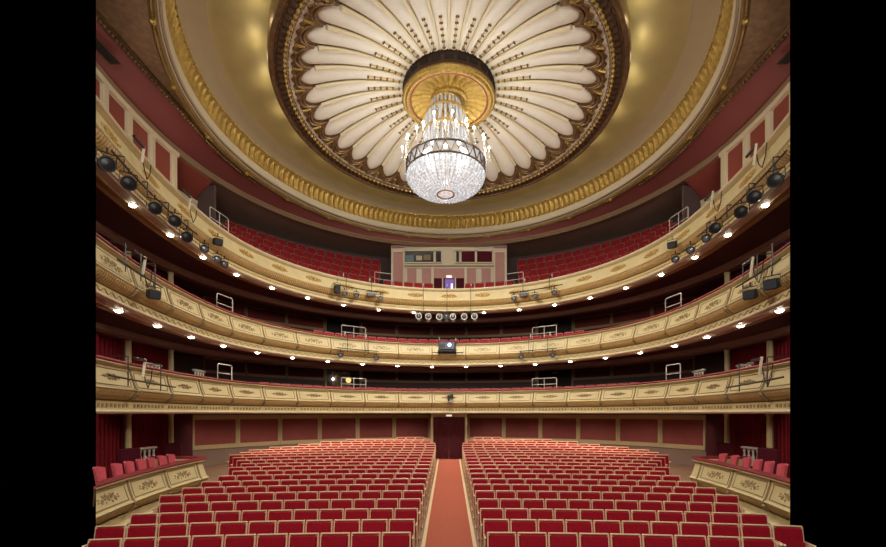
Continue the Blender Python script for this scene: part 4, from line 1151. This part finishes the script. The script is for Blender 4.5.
def bar(s0, s1, z0, z1, o, label, drops=2, zt=None):
    t = empty('lighting_bar', (*FRONT.at((s0+s1)/2, o), (z0+z1)/2), 0, label, 'lighting bar')
    bx_, by_, bz_ = t.location
    n = 10; P = [(*FRONT.at(s0+(s1-s0)*i/n, o), z0+(z1-z0)*i/n) for i in range(n+1)]
    m = MB(); m.tube([(a-bx_, b-by_, c-bz_) for a, b, c in P], 0.022, 6); m.build('pipe', 'black_metal', t)
    for i in range(drops):
        s = s0+(s1-s0)*(i+0.5)/drops; x, y = FRONT.at(s, o); x2, y2 = FRONT.at(s, -0.13); x3, y3 = FRONT.at(s, 0.0); zz = z0+(z1-z0)*(i+0.5)/drops; top = zt or zz+0.5
        m = MB(); m.tube([(x-bx_, y-by_, zz-bz_-0.15), (x-bx_, y-by_, top+0.03-bz_)], 0.013, 6); m.tube([(x-bx_, y-by_, top+0.03-bz_), (x3-bx_, y3-by_, top+0.03-bz_)], 0.013, 6); m.build('hook', 'black_metal', t)
        if abs(s) < 6:
            m = MB(); m.box((x3-bx_, y3-by_, top+0.09-bz_), (0.035, 0.035, 0.18), ch=0.006); m.build('clamp_post', 'white_paint', t)
bar(-5.9, -3.3, 8.76, 8.76, -0.28, 'black lighting bar before the top balcony, left of the control room', 2, 9.26)
bar(3.1, 5.8, 8.76, 8.76, -0.28, 'black lighting bar before the top balcony, right of the control room', 2, 9.26)
bar(-1.9, 1.7, 8.03, 8.03, -0.15, 'lighting bar carrying the row of spotlights under the top balcony', 3, 9.26)
bar(-5.7, -3.6, 5.93, 5.93, -0.28, 'black lighting bar before the middle balcony, left of the projector', 2, 6.575)
bar(3.6, 5.5, 5.93, 5.93, -0.28, 'black lighting bar before the middle balcony, right of the projector', 2, 6.575)
bar(-0.9, 0.75, 5.98, 5.98, -0.30, 'lighting bar carrying the projector before the middle balcony', 2, 6.575)
bar(-17.2, -15.2, 6.15, 6.15, -0.32, 'black lighting bar before the middle balcony, left side', 3, 6.575)
bar(15.2, 17.2, 6.15, 6.15, -0.32, 'black lighting bar before the middle balcony, right side', 3, 6.575)
bar(-17.6, -14.6, 3.74, 3.68, -0.36, 'long lighting pipe before the lowest balcony, left side', 2, 4.175)
bar(14.8, 17.4, 3.66, 3.72, -0.36, 'long lighting pipe before the lowest balcony, right side', 2, 4.175)
bar(-17.3, -13.2, 8.30, 8.28, -0.26, 'lighting pipe along the top balcony lip, left side', 4, 8.45)
bar(13.0, 17.3, 8.30, 8.30, -0.26, 'lighting pipe along the top balcony lip, right side', 4, 8.45)
# angled brackets and cable loops
def bracket(s, zr, label):
    x, y = FRONT.at(s, -0.2); t = empty('rail_bracket', (x, y, zr), FRONT.ang(s), label, 'bracket')
    m = MB(); m.box((0, -0.05, -0.10), (0.045, 0.05, 0.46), ry=0.25, ch=0.008); m.build('upright', 'moulding_grey', t)
    m = MB(); m.box((-0.18, -0.05, 0.08), (0.46, 0.06, 0.06), ch=0.01); m.build('arm', 'black_metal', t)
    m = MB(); m.tube([(0.0, -0.02, -0.1), (0.12, -0.03, -0.4), (0.25, -0.02, -0.55), (0.4, -0.02, -0.35), (0.45, -0.02, -0.1)], 0.012, 5); m.build('cable', 'black_metal', t)
for s, zr, lab in ((-15.95, 9.12, 'angled bracket on the top balcony rail, left side, nearer the stage'), (-13.6, 9.12, 'angled bracket on the top balcony rail, left side, further from the stage'),
                   (15.95, 9.12, 'angled bracket on the top balcony rail, right side, nearer the stage'), (13.8, 9.12, 'angled bracket on the top balcony rail, right side, further from the stage'),
                   (-15.9, 6.55, 'leaning bracket on the middle balcony rail, left side'), (15.8, 6.55, 'leaning bracket on the middle balcony rail, right side'),
                   (-15.9, 4.15, 'bracket with looped cable on the lowest balcony front, left side'), (16.2, 4.15, 'bracket with looped cable on the lowest balcony front, right side')):
    bracket(s, zr, lab)
# projector
px_, py_ = FRONT.at(-0.1, -0.32)
pj = empty('projector', (px_, py_, 6.28), 0, 'dark blue video projector with glowing lens mounted before the middle balcony', 'projector')
m = MB(); m.box((0, 0, 0), (0.82, 0.42, 0.42), ch=0.06); m.build('body', 'projector_body', pj)
m = MB(); m.lathe([(0.0, 0.0), (0.07, 0.0), (0.09, 0.03), (0.09, 0.12)], 16); m.v = [(x+0.12, z-0.30, y+0.04) for x, y, z in m.v]; m.build('lens', 'blue_lit', pj, smooth=True)
m = MB(); m.box((0, 0, -0.24), (0.9, 0.40, 0.04)); m.tube([(-0.4, 0, -0.24), (-0.4, 0.2, -0.3)], 0.02); m.build('cradle', 'black_metal', pj)
m = MB(); m.box((-0.22, -0.215, 0.0), (0.26, 0.02, 0.22)); m.build('vent', 'black_metal', pj)
px_, py_ = FRONT.at(0.08, -0.30)
cm = empty('camera_unit', (px_, py_, 3.72), 0, 'small dark camera unit clamped to the middle of the lowest balcony front', 'camera')
m = MB(); m.box((0.06, 0, 0.12), (0.16, 0.18, 0.18), ch=0.02); m.box((-0.09, 0, 0.02), (0.12, 0.16, 0.28), ch=0.02); m.build('body', 'black_metal', cm)
m = MB(); m.box((0, 0.02, -0.16), (0.20, 0.12, 0.12), ch=0.02); m.tube([(0, 0.02, -0.2), (0, 0.12, -0.45)], 0.02); m.build('mount', 'grey_metal', cm)
# aisle guard rails
def guard(s, o, z, L, h, label):
    x, y = FRONT.at(s, o); t = empty('guard_rail', (x, y, z), FRONT.ang(s), label, 'guard rail', 'white guard rails')
    m = MB(); P = [(-L/2, 0, 0), (-L/2, 0, h-0.04), (-L/2+0.04, 0, h), (L/2-0.04, 0, h), (L/2, 0, h-0.04), (L/2, 0, 0)]; m.tube(P, 0.017, 7); m.build('frame', 'rail_paint', t)
    m = MB(); m.tube([(-L/2, 0, h*0.52), (L/2, 0, h*0.52)], 0.013, 6); m.build('crossbar', 'rail_paint', t)
    if L > 0.9:
        m = MB(); m.tube([(0, 0, 0), (0, 0, h)], 0.014, 6); m.build('post', 'rail_paint', t)
for sg in (-1, 1):
    sd = side(sg)
    guard(sg*11.05, 0.30, 9.20, 0.95, 0.74, f'white guard rail on the top balcony, {sd} side')
    guard(sg*3.2, 0.30, 9.20, 0.85, 0.68, f'white guard rail beside the control room, {sd} of it')
    guard(sg*10.78, 0.30, 6.45, 0.80, 0.68, f'white guard rail on the middle balcony, {sd} side near the boxes')
    guard(sg*4.62, 0.30, 6.45, 1.20, 0.66, f'white guard rail on the middle balcony, {sd} side near the centre')
    guard(sg*10.78, 0.30, 4.05, 0.72, 0.66, f'white guard rail on the lowest balcony, {sd} side near the boxes')
    guard(sg*4.62, 0.30, 4.05, 1.22, 0.60, f'white guard rail on the lowest balcony, {sd} side near the centre')

# ------------------------------------------------------------------ light
def light(name, kind, loc, power, col=(1, 0.86, 0.66), size=0.2, rot=None, **kw):
    d = bpy.data.lights.new(name, kind); d.energy = power; d.color = col
    if kind in ('POINT', 'SPOT'): d.shadow_soft_size = size
    if kind == 'AREA':
        d.shape = 'RECTANGLE'; d.size = size; d.size_y = kw.get('sy', size)
        if 'spread' in kw: d.spread = kw['spread']
    if kind == 'SPOT': d.spot_size = kw.get('ang', 2.0); d.spot_blend = 0.6
    o = bpy.data.objects.new(name, d); COL.objects.link(o); o.location = loc
    if rot: o.rotation_euler = rot
    return o
for k in range(8):                                     # the chandelier's ring of candles
    a = 2*PI*k/8; light('chandelier_light', 'POINT', (CX+1.95*math.cos(a), CYC+1.95*math.sin(a), EYE+RIM+1.0), 36, (1, 0.94, 0.85), 0.12)
light('chandelier_bowl_light', 'AREA', (CX, CYC, EYE+7.74), 800, (1, 0.91, 0.78), 1.8).data.shape = 'DISK'
for x, y, z in LAMPS: light('lip_lamp_light', 'SPOT', (x, y, z), 26, (1, 0.84, 0.60), 0.05, (0, 0, 0), ang=2.8)
for k in range(-5, 6):                                 # downlights over the back stalls rows
    for oo, pw in ((1.0, 170), (3.4, 80)):
        s = k*1.7; x, y = FRONT.at(s, oo); light('stalls_downlight', 'SPOT', (x, y, 2.97), pw, (1, 0.88, 0.70), 0.06, (0, 0, 0), ang=2.75)
for k in range(28):                                    # hidden lamps in the cove behind the rosette rim
    a = 2*PI*(k+0.5)/28; light('cove_lamp', 'POINT', (RC[0]+(QA+0.32)*math.cos(a), RC[1]+(QB+0.32)*math.sin(a), EYE+11.05), 6, (1, 0.84, 0.50), 0.10)
for sg in (-1, 1):                                     # wall lamps in the upper side bays
    for s in (15.3, 16.4): x, y = HB.at(sg*s, -0.4); light('bay_lamp', 'POINT', (x, y, 9.75), 38, (1, 0.80, 0.60), 0.06)
for sg in (-1, 1):                                     # unseen fill lights added to brighten the side boxes
    for z, pw in ((2.93, 16), (5.2, 2.5), (7.9, 1.5)):
        for s in (13.3, 15.4, 17.2): x, y = FRONT.at(sg*s, 1.0); light('box_fill_light', 'SPOT', (x, y, z), pw, (1, 0.86, 0.66), 0.05, (0, 0, 0), ang=2.7)
# unseen soft fill light added on the stage side, behind the viewer
light('stage_fill_light', 'AREA', (0, -1.5, 8.5), 1150, (1, 0.91, 0.78), 11, (math.radians(80), 0, 0), sy=4)

# ------------------------------------------------------------------ camera and view
cd = bpy.data.cameras.new('camera'); cam = bpy.data.objects.new('camera', cd); COL.objects.link(cam)
cam.location = (0, 0, EYE); cam.rotation_euler = (PI/2, 0, 0)
cd.sensor_fit = 'HORIZONTAL'; cd.sensor_width = 36; cd.lens = 36*430/886
cd.shift_x = -6/886; cd.shift_y = 139.5/886; cd.clip_start = 0.05; cd.clip_end = 200
sc.camera = cam
w = bpy.data.worlds.new('world'); sc.world = w; w.use_nodes = True
w.node_tree.nodes['Background'].inputs[0].default_value = (0, 0, 0, 1)
sc.view_settings.view_transform = 'Standard'; sc.view_settings.look = 'None'; sc.view_settings.gamma = 1; sc.view_settings.exposure = 0.36
sc.view_settings.use_curve_mapping = False
sc.cycles.use_denoising = True; sc.cycles.max_bounces = 8; sc.cycles.sample_clamp_indirect = 4
